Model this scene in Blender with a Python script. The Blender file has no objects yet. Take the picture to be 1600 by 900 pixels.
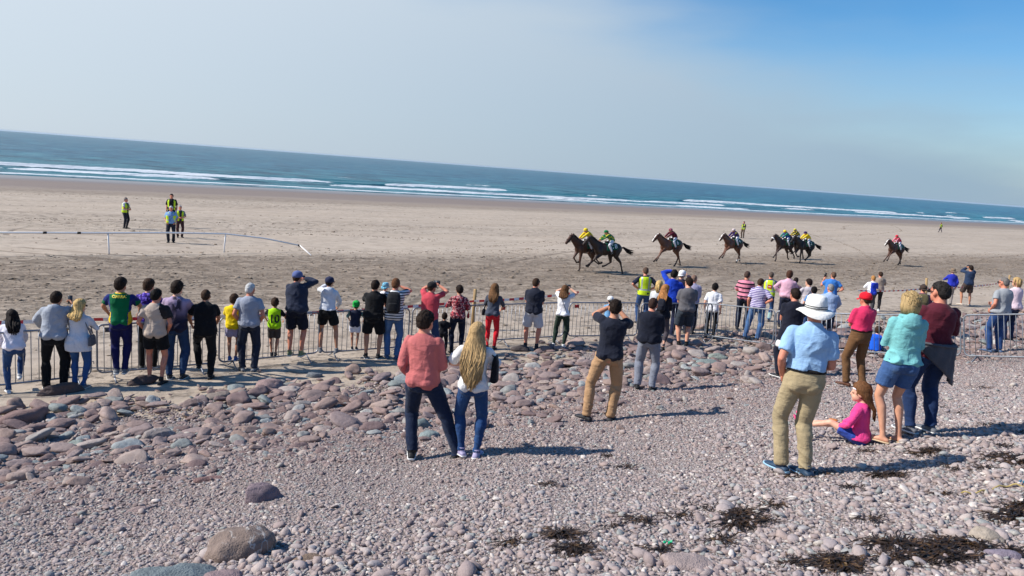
import bpy, bmesh, math, random, time
import numpy as np
from mathutils import Vector, Matrix, Euler, Quaternion, noise
from mathutils.bvhtree import BVHTree

T0 = time.time()
R = math.radians
SC = bpy.context.scene
COL = SC.collection
random.seed(7)
RNG = np.random.default_rng(7)

# ---------------------------------------------------------------- camera, sky, sun, exposure
F_PX, CAM_Z = 1208.0, 4.6
PITCH, ROLL = R(8.82), R(4.29)
cam_d = bpy.data.cameras.new('camera')
cam = bpy.data.objects.new('camera', cam_d)
COL.objects.link(cam)
cam_d.sensor_width = 36.0
cam_d.lens = F_PX / 1600 * 36
cam_d.clip_start, cam_d.clip_end = 0.05, 40000
CAM_R = Matrix.Rotation(math.pi / 2 - PITCH, 3, 'X') @ Matrix.Rotation(ROLL, 3, 'Z')
cam.matrix_world = Matrix.Translation((0, 0, CAM_Z)) @ CAM_R.to_4x4()
SC.camera = cam

SUN_EL, SUN_AZ = R(41), R(262)          # azimuth clockwise from +Y: the sun stands to the left of the view
world = bpy.data.worlds.new('World')
SC.world = world
world.use_nodes = True
wn, wl = world.node_tree.nodes, world.node_tree.links
wn.clear()
w_out = wn.new('ShaderNodeOutputWorld'); w_bg = wn.new('ShaderNodeBackground')
w_sky = wn.new('ShaderNodeTexSky'); w_sky.sky_type = 'NISHITA'; w_sky.sun_disc = False
w_sky.sun_elevation = SUN_EL; w_sky.sun_rotation = SUN_AZ
w_sky.air_density = 1.0; w_sky.dust_density = 0.25; w_sky.ozone_density = 4.0; w_sky.altitude = 0
# sea mist: soft pale banks, thicker towards the sun side and near the horizon
w_tc = wn.new('ShaderNodeTexCoord')
w_sep = wn.new('ShaderNodeSeparateXYZ'); wl.new(w_tc.outputs['Generated'], w_sep.inputs[0])
def wmath(op, a, b=None, c=None, clamp=False):
    n = wn.new('ShaderNodeMath'); n.operation = op; n.use_clamp = clamp
    for i, x in enumerate((a, b, c)):
        if x is None: continue
        if isinstance(x, (int, float)): n.inputs[i].default_value = x
        else: wl.new(x, n.inputs[i])
    return n.outputs[0]
w_map = wn.new('ShaderNodeMapping'); w_map.inputs['Scale'].default_value = (1.0, 1.0, 2.2)
wl.new(w_tc.outputs['Generated'], w_map.inputs['Vector'])
w_n1 = wn.new('ShaderNodeTexNoise'); w_n1.inputs['Scale'].default_value = 1.7; w_n1.inputs['Detail'].default_value = 3.0; w_n1.inputs['Roughness'].default_value = 0.45
wl.new(w_map.outputs[0], w_n1.inputs['Vector'])
w_map2 = wn.new('ShaderNodeMapping'); w_map2.inputs['Scale'].default_value = (2.0, 2.0, 9.0); w_map2.inputs['Rotation'].default_value = (0, R(-14), 0)
wl.new(w_tc.outputs['Generated'], w_map2.inputs['Vector'])
w_n2 = wn.new('ShaderNodeTexNoise'); w_n2.inputs['Scale'].default_value = 1.6; w_n2.inputs['Detail'].default_value = 5.0
wl.new(w_map2.outputs[0], w_n2.inputs['Vector'])
# mist amount = 0.62 - 0.75*x - 1.0*z + noise
m = wmath('MULTIPLY_ADD', w_sep.outputs[0], -1.3, 0.50)
m = wmath('MULTIPLY_ADD', w_sep.outputs[2], -2.3, m)
m = wmath('ADD', m, wmath('MULTIPLY_ADD', w_n1.outputs[0], 1.1, -0.55))
m = wmath('ADD', m, wmath('MULTIPLY_ADD', w_n2.outputs[0], 0.9, -0.45))
low = wmath('SUBTRACT', 1.0, wmath('MULTIPLY', wmath('ABSOLUTE', w_sep.outputs[2]), 3.2, clamp=True))
m = wmath('ADD', m, wmath('MULTIPLY', low, 1.25))
w_mr = wn.new('ShaderNodeMapRange'); w_mr.interpolation_type = 'SMOOTHSTEP'
w_mr.inputs['From Min'].default_value = -0.05; w_mr.inputs['From Max'].default_value = 1.05
w_mr.inputs['To Max'].default_value = 0.95
wl.new(m, w_mr.inputs['Value'])
w_mix = wn.new('ShaderNodeMix'); w_mix.data_type = 'RGBA'
w_mist = wn.new('ShaderNodeMix'); w_mist.data_type = 'RGBA'
w_mist.inputs['A'].default_value = (2.7, 3.85, 5.0, 1); w_mist.inputs['B'].default_value = (5.9, 6.65, 7.4, 1)
wl.new(wmath('ADD', wmath('MULTIPLY_ADD', w_sep.outputs[0], -0.8, 0.34), wmath('MULTIPLY', w_sep.outputs[2], 1.6), clamp=True), w_mist.inputs['Factor'])
wl.new(w_mr.outputs[0], w_mix.inputs['Factor']); w_hs = wn.new('ShaderNodeHueSaturation'); w_hs.inputs['Saturation'].default_value = 1.32; w_hs.inputs['Value'].default_value = 1.2; wl.new(w_sky.outputs[0], w_hs.inputs['Color']); wl.new(w_hs.outputs[0], w_mix.inputs['A']); wl.new(w_mist.outputs['Result'], w_mix.inputs['B'])
wl.new(w_mix.outputs['Result'], w_bg.inputs['Color'])
w_bg.inputs['Strength'].default_value = 0.085
wl.new(w_bg.outputs[0], w_out.inputs[0])

sun_d = bpy.data.lights.new('sun', 'SUN')
sun_d.energy = 4.2; sun_d.angle = R(1.0); sun_d.color = (1.0, 0.955, 0.89)
sun = bpy.data.objects.new('sun', sun_d); COL.objects.link(sun)
sdir = Vector((math.sin(SUN_AZ) * math.cos(SUN_EL), math.cos(SUN_AZ) * math.cos(SUN_EL), math.sin(SUN_EL)))
sun.rotation_euler = sdir.to_track_quat('Z', 'Y').to_euler()
sun.location = sdir * 60

SC.view_settings.view_transform = 'Standard'
SC.view_settings.look = 'None'
SC.view_settings.exposure = 0.42
SC.view_settings.gamma = 1.0
SC.view_settings.use_curve_mapping = False
SC.render.engine = 'CYCLES'
SC.cycles.use_denoising = True
SC.cycles.max_bounces = 4
SC.cycles.diffuse_bounces = 2
SC.cycles.glossy_bounces = 2
SC.cycles.transmission_bounces = 2
SC.cycles.volume_bounces = 0
SC.cycles.caustics_reflective = False
SC.cycles.caustics_refractive = False

# ---------------------------------------------------------------- beach frame: s runs along the shore, t seaward
ES, ET = Vector((0.829, 0.559, 0)), Vector((-0.559, 0.829, 0))
_pt = np.array([-40, -12, -6, 0, 2.5, 4.9, 6.8, 8.6, 11, 13.5, 16.3, 22, 30, 50, 75, 105, 138, 160, 230, 900])
_pz = np.array([9.0, 4.6, 3.75, 2.92, 2.30, 1.74, 1.32, 0.93, 0.47, 0.17, 0.0, -0.10, -0.25, -0.62, -1.12, -1.62, -2.1, -2.45, -3.6, -12])
_ft = np.linspace(-40, 900, 9401)
_fz = np.interp(_ft, _pt, _pz)
_ker = np.exp(-0.5 * (np.arange(-20, 21) / 9.0) ** 2); _ker /= _ker.sum()
_fz = np.convolve(np.pad(_fz, 20, mode='edge'), _ker, mode='valid')
SEA_Z = -2.1
def st(x, y): return x * ES.x + y * ES.y, x * ET.x + y * ET.y
def xy(s, t): return s * ES.x + t * ET.x, s * ES.y + t * ET.y
def gz(x, y):
    s, t = st(x, y)
    z = np.interp(t, _ft, _fz)
    w = np.clip((15.5 - t) / 4, 0, 1)
    z = z + w * (0.035 * np.sin(s * 0.9 + t * 0.5) * np.sin(t * 0.8 + 1) + 0.02 * np.sin(s * 2.3 - t * 1.4))
    w2 = np.clip((t - 14) / 6, 0, 1) * np.clip((120 - t) / 40, 0, 1)
    return z + w2 * (0.03 * np.sin(s * 0.31 + t * 0.11) * np.sin(t * 0.23) + 0.015 * np.sin(s * 0.7 - t * 0.5))
def G3(x, y, dz=0.0): return Vector((x, y, float(gz(x, y)) + dz))
def ray(u, v):
    d = CAM_R @ Vector(((u - 800) / F_PX, -(v - 450) / F_PX, -1))
    return d.normalized()
def hit(u, v, dz=0.0):
    """the point of the ground (raised by dz) that this direction from the camera meets"""
    d = ray(u, v)
    lo, hi = 0.5, 0.6
    f = lambda k: CAM_Z + d.z * k - float(gz(d.x * k, d.y * k)) - dz
    while f(hi) > 0 and hi < 3000: lo, hi = hi, hi * 1.06
    for _ in range(40):
        mid = (lo + hi) / 2
        if f(mid) > 0: lo = mid
        else: hi = mid
    return Vector((d.x * hi, d.y * hi, CAM_Z + d.z * hi))
def proj(p):
    q = CAM_R.transposed() @ (Vector(p) - Vector((0, 0, CAM_Z)))
    return 800 + F_PX * q.x / -q.z, 450 - F_PX * q.y / -q.z, -q.z
CRT = np.array(CAM_R.transposed())
def proj_np(P):
    q = (P - np.array([0, 0, CAM_Z])) @ CRT.T
    return 800 + F_PX * q[:, 0] / -q[:, 2], 450 - F_PX * q[:, 1] / -q[:, 2], -q[:, 2]

# ---------------------------------------------------------------- materials
def lin(c):
    return tuple((x / 255 / 12.92) if x / 255 <= 0.04045 else ((x / 255 + 0.055) / 1.055) ** 2.4 for x in c[:3]) + (1,)
MATS = {}
def newmat(name):
    m = bpy.data.materials.new(name); m.use_nodes = True
    nt = m.node_tree; nt.nodes.clear()
    o = nt.nodes.new('ShaderNodeOutputMaterial'); b = nt.nodes.new('ShaderNodeBsdfPrincipled')
    nt.links.new(b.outputs[0], o.inputs[0])
    return m, nt, b
class N:
    """small node helper"""
    def __init__(s, nt): s.nt = nt
    def new(s, t, **kw):
        n = s.nt.nodes.new(t)
        for k, v in kw.items():
            if hasattr(n, k): setattr(n, k, v)
        return n
    def link(s, a, b): s.nt.links.new(a, b)
    def setin(s, n, **kw):
        for k, v in kw.items():
            i = n.inputs[k.replace('_', ' ')]
            if hasattr(v, 'is_output') or isinstance(v, bpy.types.NodeSocket): s.link(v, i)
            else: i.default_value = v
        return n
    def coord(s, kind='Object'): return s.new('ShaderNodeTexCoord').outputs[kind]
    def mapping(s, vec, scale=(1, 1, 1), rot=(0, 0, 0), loc=(0, 0, 0)):
        m = s.new('ShaderNodeMapping'); m.inputs['Scale'].default_value = scale; m.inputs['Rotation'].default_value = rot; m.inputs['Location'].default_value = loc
        s.link(vec, m.inputs['Vector']); return m.outputs[0]
    def noise(s, vec, scale, detail=4, rough=0.55, dist=0):
        n = s.new('ShaderNodeTexNoise'); n.inputs['Scale'].default_value = scale; n.inputs['Detail'].default_value = detail
        n.inputs['Roughness'].default_value = rough; n.inputs['Distortion'].default_value = dist
        if vec is not None: s.link(vec, n.inputs['Vector'])
        return n.outputs['Fac']
    def ramp(s, fac, stops, interp='LINEAR'):
        r = s.new('ShaderNodeValToRGB'); r.color_ramp.interpolation = interp
        e = r.color_ramp.elements
        while len(e) < len(stops): e.new(0.5)
        for i, (p, c) in enumerate(stops):
            e[i].position = p; e[i].color = c if len(c) == 4 else tuple(c) + (1,)
        s.link(fac, r.inputs[0]); return r.outputs[0]
    def math(s, op, a, b=None, c=None, clamp=False):
        n = s.new('ShaderNodeMath'); n.operation = op; n.use_clamp = clamp
        for i, x in enumerate((a, b, c)):
            if x is None: continue
            if isinstance(x, (int, float)): n.inputs[i].default_value = x
            else: s.link(x, n.inputs[i])
        return n.outputs[0]
    def mix(s, fac, a, b, blend='MIX'):
        n = s.new('ShaderNodeMix'); n.data_type = 'RGBA'; n.blend_type = blend
        for k, x in (('Factor', fac), ('A', a), ('B', b)):
            if isinstance(x, bpy.types.NodeSocket): s.link(x, n.inputs[k])
            else: n.inputs[k].default_value = x
        return n.outputs['Result']
    def mrange(s, v, a, b, c=0, d=1, smooth=True):
        n = s.new('ShaderNodeMapRange'); n.interpolation_type = 'SMOOTHSTEP' if smooth else 'LINEAR'
        s.link(v, n.inputs[0])
        for i, x in enumerate((a, b, c, d)): n.inputs[i + 1].default_value = x
        return n.outputs[0]
    def bump(s, h, strength=0.5, dist=0.02, normal=None):
        n = s.new('ShaderNodeBump'); n.inputs['Strength'].default_value = strength; n.inputs['Distance'].default_value = dist
        s.link(h, n.inputs['Height'])
        if normal is not None: s.link(normal, n.inputs['Normal'])
        return n.outputs[0]

def plain(key, rgb, rough=0.6, metal=0.0, vary=0.12, bump=0.15, scale=30, spec=0.4):
    """painted / plastic / metal surface with slight wear"""
    k = ('plain', key)
    if k in MATS: return MATS[k]
    m, nt, b = newmat(key); n = N(nt)
    co = n.coord()
    f = n.noise(co, scale, 5)
    c = lin(rgb); dk = tuple(x * (1 - vary) for x in c[:3]) + (1,); lt = tuple(min(1, x * (1 + vary)) for x in c[:3]) + (1,)
    n.link(n.ramp(f, [(0.3, dk), (0.7, lt)]), b.inputs['Base Color'])
    b.inputs['Roughness'].default_value = rough; b.inputs['Metallic'].default_value = metal
    b.inputs['Specular IOR Level'].default_value = spec
    if bump: n.link(n.bump(f, bump, 0.01), b.inputs['Normal'])
    MATS[k] = m
    return m

# ---------------------------------------------------------------- mesh helpers
def tag(o, label=None, cat=None, group=None, kind=None):
    if label: o['label'] = label
    if cat: o['category'] = cat
    if group: o['group'] = group
    if kind: o['kind'] = kind
    return o
def link(name, me, parent=None, mat=None):
    o = bpy.data.objects.new(name, me); COL.objects.link(o)
    if mat is not None and me is not None and hasattr(me, 'materials') and len(me.materials) == 0: me.materials.append(mat)
    if parent is not None: o.parent = parent
    return o
def empty(name, loc, rz=0.0, scale=1.0):
    o = bpy.data.objects.new(name, None); COL.objects.link(o)
    o.empty_display_size = 0.1
    o.location = loc; o.rotation_euler = (0, 0, rz); o.scale = (scale,) * 3
    return o
def np_mesh(name, V, Q, smooth=True):
    """V (n,3), Q (m,4) quads"""
    me = bpy.data.meshes.new(name)
    me.vertices.add(len(V)); me.vertices.foreach_set('co', np.asarray(V, np.float32).ravel())
    me.loops.add(Q.size); me.loops.foreach_set('vertex_index', np.asarray(Q, np.int32).ravel())
    k = Q.shape[1]
    me.polygons.add(len(Q)); me.polygons.foreach_set('loop_start', np.arange(len(Q), dtype=np.int32) * k)
    me.polygons.foreach_set('use_smooth', np.full(len(Q), smooth))
    me.update(calc_edges=True)
    return me
def grid_mesh(name, S, T, zf, smooth=True):
    ss, tt = np.meshgrid(S, T)
    x, y = xy(ss, tt)
    z = zf(x, y, ss, tt)
    V = np.stack([x.ravel(), y.ravel(), z.ravel()], 1)
    nS, nT = len(S), len(T)
    i = (np.arange(nT - 1)[:, None] * nS + np.arange(nS - 1)[None, :]).ravel()
    Q = np.stack([i, i + 1, i + 1 + nS, i + nS], 1)
    return np_mesh(name, V, Q, smooth)

class G:
    """collects lofted shapes into one mesh"""
    def __init__(s): s.v = []; s.f = []; s.m = []
    def add(s, v, f, mi=0):
        o = len(s.v); s.v += [tuple(p) for p in v]
        for q in f: s.f.append(tuple(i + o for i in q)); s.m.append(mi)
        return s
    def loft(s, rings, n=14, mi=0, cap=True):
        v, f = [], []
        for r in rings:
            c, X, Y, rx, ry = r[:5]; pw = r[5] if len(r) > 5 else 1.0
            for k in range(n):
                a = 2 * math.pi * k / n; ca, sa = math.cos(a), math.sin(a)
                if pw != 1.0: ca = math.copysign(abs(ca) ** pw, ca); sa = math.copysign(abs(sa) ** pw, sa)
                v.append(c + X * (rx * ca) + Y * (ry * sa))
        m = len(rings)
        for i in range(m - 1):
            for k in range(n):
                f.append((i * n + k, i * n + (k + 1) % n, (i + 1) * n + (k + 1) % n, (i + 1) * n + k))
        if cap:
            f.append(tuple(range(n - 1, -1, -1))); f.append(tuple((m - 1) * n + k for k in range(n)))
        return s.add(v, f, mi)
    def tube(s, pts, rad, n=10, flat=1.0, hint=None, mi=0, cap=True):
        pts = [Vector(p) for p in pts]
        if not isinstance(rad, (list, tuple)): rad = [rad] * len(pts)
        rings = []; X = None
        for i, p in enumerate(pts):
            t = (pts[min(i + 1, len(pts) - 1)] - pts[max(i - 1, 0)])
            if t.length < 1e-9: t = Vector((0, 0, 1))
            t.normalize()
            if X is None:
                h = Vector(hint) if hint is not None else (Vector((1, 0, 0)) if abs(t.x) < 0.8 else Vector((0, 1, 0)))
                X = h - t * h.dot(t)
            else: X = X - t * X.dot(t)
            if X.length < 1e-6: X = t.orthogonal()
            X.normalize(); Y = t.cross(X)
            rings.append((p, X.copy(), Y, rad[i], rad[i] * flat))
        return s.loft(rings, n, mi, cap)
    def ell(s, c, r, M=None, nu=12, nv=8, fn=None, mi=0):
        v, f = [], []
        M = M or Matrix.Identity(3); c = Vector(c)
        for j in range(nv + 1):
            ph = math.pi * j / nv
            for i in range(nu):
                th = 2 * math.pi * i / nu
                d = Vector((math.sin(ph) * math.cos(th), math.sin(ph) * math.sin(th), math.cos(ph)))
                k = fn(d) if fn else 1.0
                v.append(c + M @ Vector((d.x * r[0] * k, d.y * r[1] * k, d.z * r[2] * k)))
        for j in range(nv):
            for i in range(nu):
                a, b = j * nu + i, j * nu + (i + 1) % nu
                f.append((a, a + nu, b + nu, b))
        return s.add(v, f, mi)
    def box(s, c, h, M=None, mi=0):
        M = M or Matrix.Identity(3); c = Vector(c)
        v = [c + M @ Vector((x * h[0], y * h[1], z * h[2])) for x in (-1, 1) for y in (-1, 1) for z in (-1, 1)]
        return s.add(v, [(0, 1, 3, 2), (4, 6, 7, 5), (0, 4, 5, 1), (2, 3, 7, 6), (0, 2, 6, 4), (1, 5, 7, 3)], mi)
    def mesh(s, name='mesh', smooth=True):
        me = bpy.data.meshes.new(name)
        me.from_pydata(s.v, [], s.f)
        me.polygons.foreach_set('use_smooth', [smooth] * len(me.polygons))
        if any(s.m): me.polygons.foreach_set('material_index', s.m)
        me.update()
        return me
PENDING = []     # (object, finishing function): remeshed together in one evaluation
def mk(name, g, mat, parent, vox=None, smooth=3, fin=None, flat=False):
    me = g.mesh(name, smooth=not flat)
    mats = mat if isinstance(mat, (list, tuple)) else [mat]
    for m_ in mats: me.materials.append(m_)
    o = link(name, me, parent)
    if vox:
        md = o.modifiers.new('r', 'REMESH'); md.mode = 'VOXEL'; md.voxel_size = vox; md.use_smooth_shade = True
        if smooth:
            sm = o.modifiers.new('s', 'SMOOTH'); sm.factor = 0.5; sm.iterations = smooth
        PENDING.append((o, fin))
    elif fin: fin(o)
    return o
def flush():
    if not PENDING: return
    dg = bpy.context.evaluated_depsgraph_get()
    done = []
    for o, fin in PENDING:
        me = bpy.data.meshes.new_from_object(o.evaluated_get(dg))
        done.append((o, me, fin))
    for o, me, fin in done:
        mats = list(o.data.materials)
        o.modifiers.clear(); old = o.data; o.data = me
        if len(me.materials) < len(mats):
            me.materials.clear()
            for m_ in mats: me.materials.append(m_)
        bpy.data.meshes.remove(old)
        me.polygons.foreach_set('use_smooth', [True] * len(me.polygons))
        if fin: fin(o)
    PENDING.clear()
# ================================================================ THE SETTING
# ---- sand
TRACKS = (((( 28, 358), (110, 349), (330, 347)), 0), (((30, 358), (130, 366), (300, 374)), 0), (((930, 446), (985, 452), (1010, 440)), 1.5), (((650, 470), (800, 410), (1200, 385)), 0), (((560, 345), (800, 352), (1180, 350)), 1.6), (((300, 330), (520, 322), (900, 330)), 0), (((20, 385), (260, 402), (600, 402)), 1.5))
def sand_material():
    m, nt, b = newmat('sand'); n = N(nt)
    co = n.new('ShaderNodeNewGeometry').outputs['Position']
    rot = n.mapping(co, rot=(0, 0, -math.atan2(ES.y, ES.x)))       # x = along shore, y = seaward
    sep = n.new('ShaderNodeSeparateXYZ'); n.link(rot, sep.inputs[0]); tt = sep.outputs[1]
    wob = n.noise(n.mapping(rot, scale=(0.05, 0.25, 1)), 1.0, 4)
    t2 = n.math('MULTIPLY_ADD', wob, 7.0, n.math('ADD', tt, -3.5))
    # colours: dry sand, churned damp track, wet foreshore
    f1 = n.noise(n.mapping(rot, scale=(0.12, 0.5, 1)), 1.0, 6, 0.6)
    f2 = n.noise(n.mapping(rot, scale=(1.3, 1.7, 1)), 1.0, 6, 0.65)
    dry = n.ramp(f1, [(0.25, (0.413, 0.327, 0.247)), (0.5, (0.479, 0.390, 0.302)), (0.75, (0.528, 0.440, 0.349))])
    dry = n.mix(n.mrange(f2, 0.42, 0.68), dry, (0.39, 0.315, 0.245, 1))
    # racing line churned by hooves
    band = n.math('MULTIPLY', n.mrange(t2, 19, 28), n.mrange(t2, 40, 32))
    mark = n.noise(n.mapping(rot, scale=(1.3, 1.6, 1)), 1.8, 7, 0.75)
    mark2 = n.noise(n.mapping(rot, scale=(0.3, 0.8, 1)), 1.0, 6, 0.7)
    dig = n.math('MULTIPLY', n.mrange(mark, 0.44, 0.60), n.mrange(band, 0.0, 0.5, 0.22, 1.0))
    dig = n.math('MULTIPLY', dig, n.mrange(mark2, 0.30, 0.62, 0.12, 1.0))
    col = n.mix(n.math('MULTIPLY', dig, 0.75), dry, (0.13, 0.095, 0.066, 1))
    col = n.mix(n.math('MULTIPLY', band, 0.58), col, (0.245, 0.18, 0.125, 1))
    # scattered prints and drag marks further out, their shade put into the colour
    pr = n.noise(n.mapping(rot, scale=(1.2, 1.6, 1), loc=(31, 7, 0)), 1.6, 8, 0.75)
    reg = n.noise(n.mapping(rot, scale=(0.02, 0.11, 1), loc=(3, 9, 0)), 1.0, 4)
    prm = n.math('MULTIPLY', n.mrange(pr, 0.53, 0.60), n.mrange(reg, 0.46, 0.62))
    col = n.mix(n.math('MULTIPLY', prm, 0.6), col, (0.20, 0.152, 0.11, 1))
    # tyre and cart tracks: pairs of arcs pressed into the sand
    sepw = n.new('ShaderNodeSeparateXYZ'); n.link(co, sepw.inputs[0]); trk = None
    brk = n.mrange(n.noise(n.mapping(co, scale=(.6, .6, 1)), 1.0, 4), .36, .5)
    for tri, gap in TRACKS:
        (ax, ay), (bx_, by_), (cx, cy) = [tuple(hit(*q))[:2] for q in tri]
        dd = 2 * (ax * (by_ - cy) + bx_ * (cy - ay) + cx * (ay - by_))
        ux = ((ax * ax + ay * ay) * (by_ - cy) + (bx_ * bx_ + by_ * by_) * (cy - ay) + (cx * cx + cy * cy) * (ay - by_)) / dd
        uy = ((ax * ax + ay * ay) * (cx - bx_) + (bx_ * bx_ + by_ * by_) * (ax - cx) + (cx * cx + cy * cy) * (bx_ - ax)) / dd
        r_ = math.hypot(ax - ux, ay - uy)
        dx_ = n.math('ADD', sepw.outputs[0], -ux); dy_ = n.math('ADD', sepw.outputs[1], -uy)
        dist = n.math('SQRT', n.math('ADD', n.math('MULTIPLY', dx_, dx_), n.math('MULTIPLY', dy_, dy_)))
        x0, x1 = sorted((ax, cx)); lim = n.math('MULTIPLY', n.mrange(sepw.outputs[0], x0 - .6, x0), n.mrange(sepw.outputs[0], x1 + .6, x1))
        y0_, y1_ = min(ay, by_, cy) - 3, max(ay, by_, cy) + 3
        lim = n.math('MULTIPLY', lim, n.math('MULTIPLY', n.mrange(sepw.outputs[1], y0_ - 1, y0_), n.mrange(sepw.outputs[1], y1_ + 1, y1_)))
        for o_ in ((0, gap) if gap else (0,)):
            w_ = n.math('MULTIPLY', n.mrange(n.math('ABSOLUTE', n.math('ADD', dist, -(r_ + o_))), .20, .06), lim)
            trk = w_ if trk is None else n.math('MAXIMUM', trk, w_)
    trk = n.math('MULTIPLY', trk, brk)
    col = n.mix(n.math('MULTIPLY', trk, 0.6), col, (0.16, 0.12, 0.085, 1))
    # tide lines and wet sand
    wet = n.mrange(t2, 96, 107)
    tide = n.math('MULTIPLY', n.mrange(t2, 88, 96), n.mrange(t2, 106, 98))
    col = n.mix(n.math('MULTIPLY', tide, 0.5), col, (0.185, 0.14, 0.105, 1))
    col = n.mix(n.math('MULTIPLY', wet, 0.85), col, (0.205, 0.158, 0.132, 1))
    vwet = n.mrange(t2, 118, 134)
    col = n.mix(n.math('MULTIPLY', vwet, 0.7), col, (0.20, 0.175, 0.165, 1))
    n.link(col, b.inputs['Base Color'])
    n.link(n.math('MULTIPLY_ADD', vwet, -0.45, n.math('MULTIPLY_ADD', wet, -0.15, 0.9)), b.inputs['Roughness'])
    b.inputs['Specular IOR Level'].default_value = 0.3
    grain = n.noise(co, 90, 3)
    h = n.math('MULTIPLY_ADD', dig, -0.9, n.math('MULTIPLY', prm, -0.7))
    h = n.math('MULTIPLY_ADD', f2, 0.35, h)
    h = n.math('MULTIPLY_ADD', trk, -0.6, h)
    dryk = n.mrange(t2, 112, 92)
    bm = n.bump(n.math('MULTIPLY', h, dryk), 0.9, 0.055)
    bm = n.bump(grain, 0.25, 0.006, bm)
    n.link(bm, b.inputs['Normal'])
    return m
S_far = np.concatenate([np.linspace(-900, -60, 40), np.linspace(-55, 60, 231), np.linspace(62, 160, 70), np.linspace(170, 2200, 70)])
T_snd = np.concatenate([np.linspace(9, 45, 145), np.linspace(46, 145, 100), np.linspace(150, 240, 10)])
sand = link('sand', grid_mesh('sand', S_far, T_snd, lambda x, y, s, t: gz(x, y)), mat=sand_material())
tag(sand, 'wide flat sandy beach with hoof marks and drag lines', kind='structure')

# ---- shingle bank (the sheet under the stones)
def edge_t(s):      # where the stones end towards the sand
    e = np.interp(s, [-20, 2, 6, 10, 14, 22, 40], [14.0, 14.2, 14.2, 15.5, 15.7, 15.2, 15.0])
    return e + 0.35 * np.sin(s * 1.7) + 0.25 * np.sin(s * 4.1 + 1)
def grit_material():
    m, nt, b = newmat('shingle_grit'); n = N(nt)
    co = n.coord('Object')
    v = n.new('ShaderNodeTexVoronoi'); v.inputs['Scale'].default_value = 42; n.link(co, v.inputs['Vector'])
    v2 = n.new('ShaderNodeTexVoronoi'); v2.inputs['Scale'].default_value = 85; n.link(co, v2.inputs['Vector'])
    sx = n.new('ShaderNodeSeparateColor'); n.link(v.outputs['Color'], sx.inputs[0])
    c = n.ramp(sx.outputs[0], [(0.0, (0.159, 0.120, 0.107)), (0.4, (0.262, 0.205, 0.185)), (0.75, (0.342, 0.287, 0.262)), (1.0, (0.439, 0.403, 0.378))])
    big = n.noise(co, 0.7, 4)
    c = n.mix(n.mrange(big, 0.35, 0.7, 0.0, 0.45), c, (0.20, 0.15, 0.125, 1))
    n.link(c, b.inputs['Base Color']); b.inputs['Roughness'].default_value = 0.9
    h = n.math('MULTIPLY_ADD', v2.outputs['Distance'], -0.5, n.math('MULTIPLY', v.outputs['Distance'], -1.0))
    n.link(n.bump(h, 0.9, 0.02), b.inputs['Normal'])
    return m
def bank_z(x, y, s, t):
    e = edge_t(s)
    return gz(x, y) + 0.03 - np.clip((t - e + 1.6) / 1.0, 0, 1) * 0.09
S_b = np.concatenate([np.linspace(-60, -14, 30), np.linspace(-13, 30, 216), np.linspace(31, 160, 60)])
bank = link('shingle_bank', grid_mesh('shingle_bank', S_b, np.linspace(-14, 17, 156), bank_z), mat=grit_material())
tag(bank, 'sloping bank of purple grey shingle and cobbles', kind='structure')

# ---- stones
def stone_material(name, stops, rough=0.8, bump=0.35):
    m, nt, b = newmat(name); n = N(nt)
    oi = n.new('ShaderNodeObjectInfo'); co = n.coord('Object')
    base = n.ramp(oi.outputs['Random'], stops, 'LINEAR')
    loc = n.new('ShaderNodeVectorMath'); loc.operation = 'ADD'
    n.link(co, loc.inputs[0]); n.link(oi.outputs['Random'], loc.inputs[1])
    f = n.noise(loc.outputs[0], 3.0, 6, 0.65); g = n.noise(loc.outputs[0], 14, 4)
    c = n.mix(n.mrange(f, 0.35, 0.7, 0, 0.45), base, n.mix(1.0, base, (0.62, 0.56, 0.54, 1), 'MULTIPLY'))
    c = n.mix(n.mrange(g, 0.55, 0.75, 0, 0.3), c, (0.46, 0.42, 0.39, 1))
    pos = n.mapping(n.new('ShaderNodeNewGeometry').outputs['Position'], rot=(0, 0, -math.atan2(ES.y, ES.x))); sp = n.new('ShaderNodeSeparateXYZ'); n.link(pos, sp.inputs[0])
    bank_tone = n.mrange(n.math('ADD', sp.outputs[1], n.math('MULTIPLY_ADD', n.noise(n.mapping(pos, scale=(.35, .35, .35)), 1.0, 3), 4.0, -2.0)), 4.0, 9.0)     # paler up the bank, darker lower down
    c = n.mix(bank_tone, n.mix(0.10, c, (0.55, 0.52, 0.50, 1)), n.mix(1.0, c, (0.90, 0.88, 0.87, 1), 'MULTIPLY'))
    n.link(c, b.inputs['Base Color']); b.inputs['Roughness'].default_value = rough
    b.inputs['Specular IOR Level'].default_value = 0.3
    n.link(n.bump(n.math('ADD', f, n.math('MULTIPLY', g, 0.4)), bump, 0.03), b.inputs['Normal'])
    return m
PEB = [(0.0, (0.293, 0.221, 0.204)), (0.13, (0.390, 0.301, 0.277)), (0.26, (0.253, 0.187, 0.183)), (0.38, (0.458, 0.376, 0.345)), (0.5, (0.348, 0.288, 0.286)),
       (0.62, (0.520, 0.442, 0.406)), (0.72, (0.376, 0.277, 0.245)), (0.82, (0.396, 0.367, 0.367)), (0.9, (0.287, 0.304, 0.287)), (0.95, (0.573, 0.502, 0.438)), (1.0, (0.765, 0.699, 0.645))]
COB = [(0.0, (0.245, 0.169, 0.153)), (0.15, (0.374, 0.272, 0.242)), (0.3, (0.189, 0.130, 0.130)), (0.45, (0.447, 0.343, 0.296)), (0.6, (0.298, 0.234, 0.230)),
       (0.75, (0.356, 0.255, 0.209)), (0.86, (0.467, 0.402, 0.365)), (0.93, (0.245, 0.284, 0.277)), (0.97, (0.345, 0.388, 0.391)), (1.0, (0.569, 0.536, 0.483))]
M_PEB = stone_material('pebble', PEB); M_COB = stone_material('cobble', COB, bump=0.6)

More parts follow.
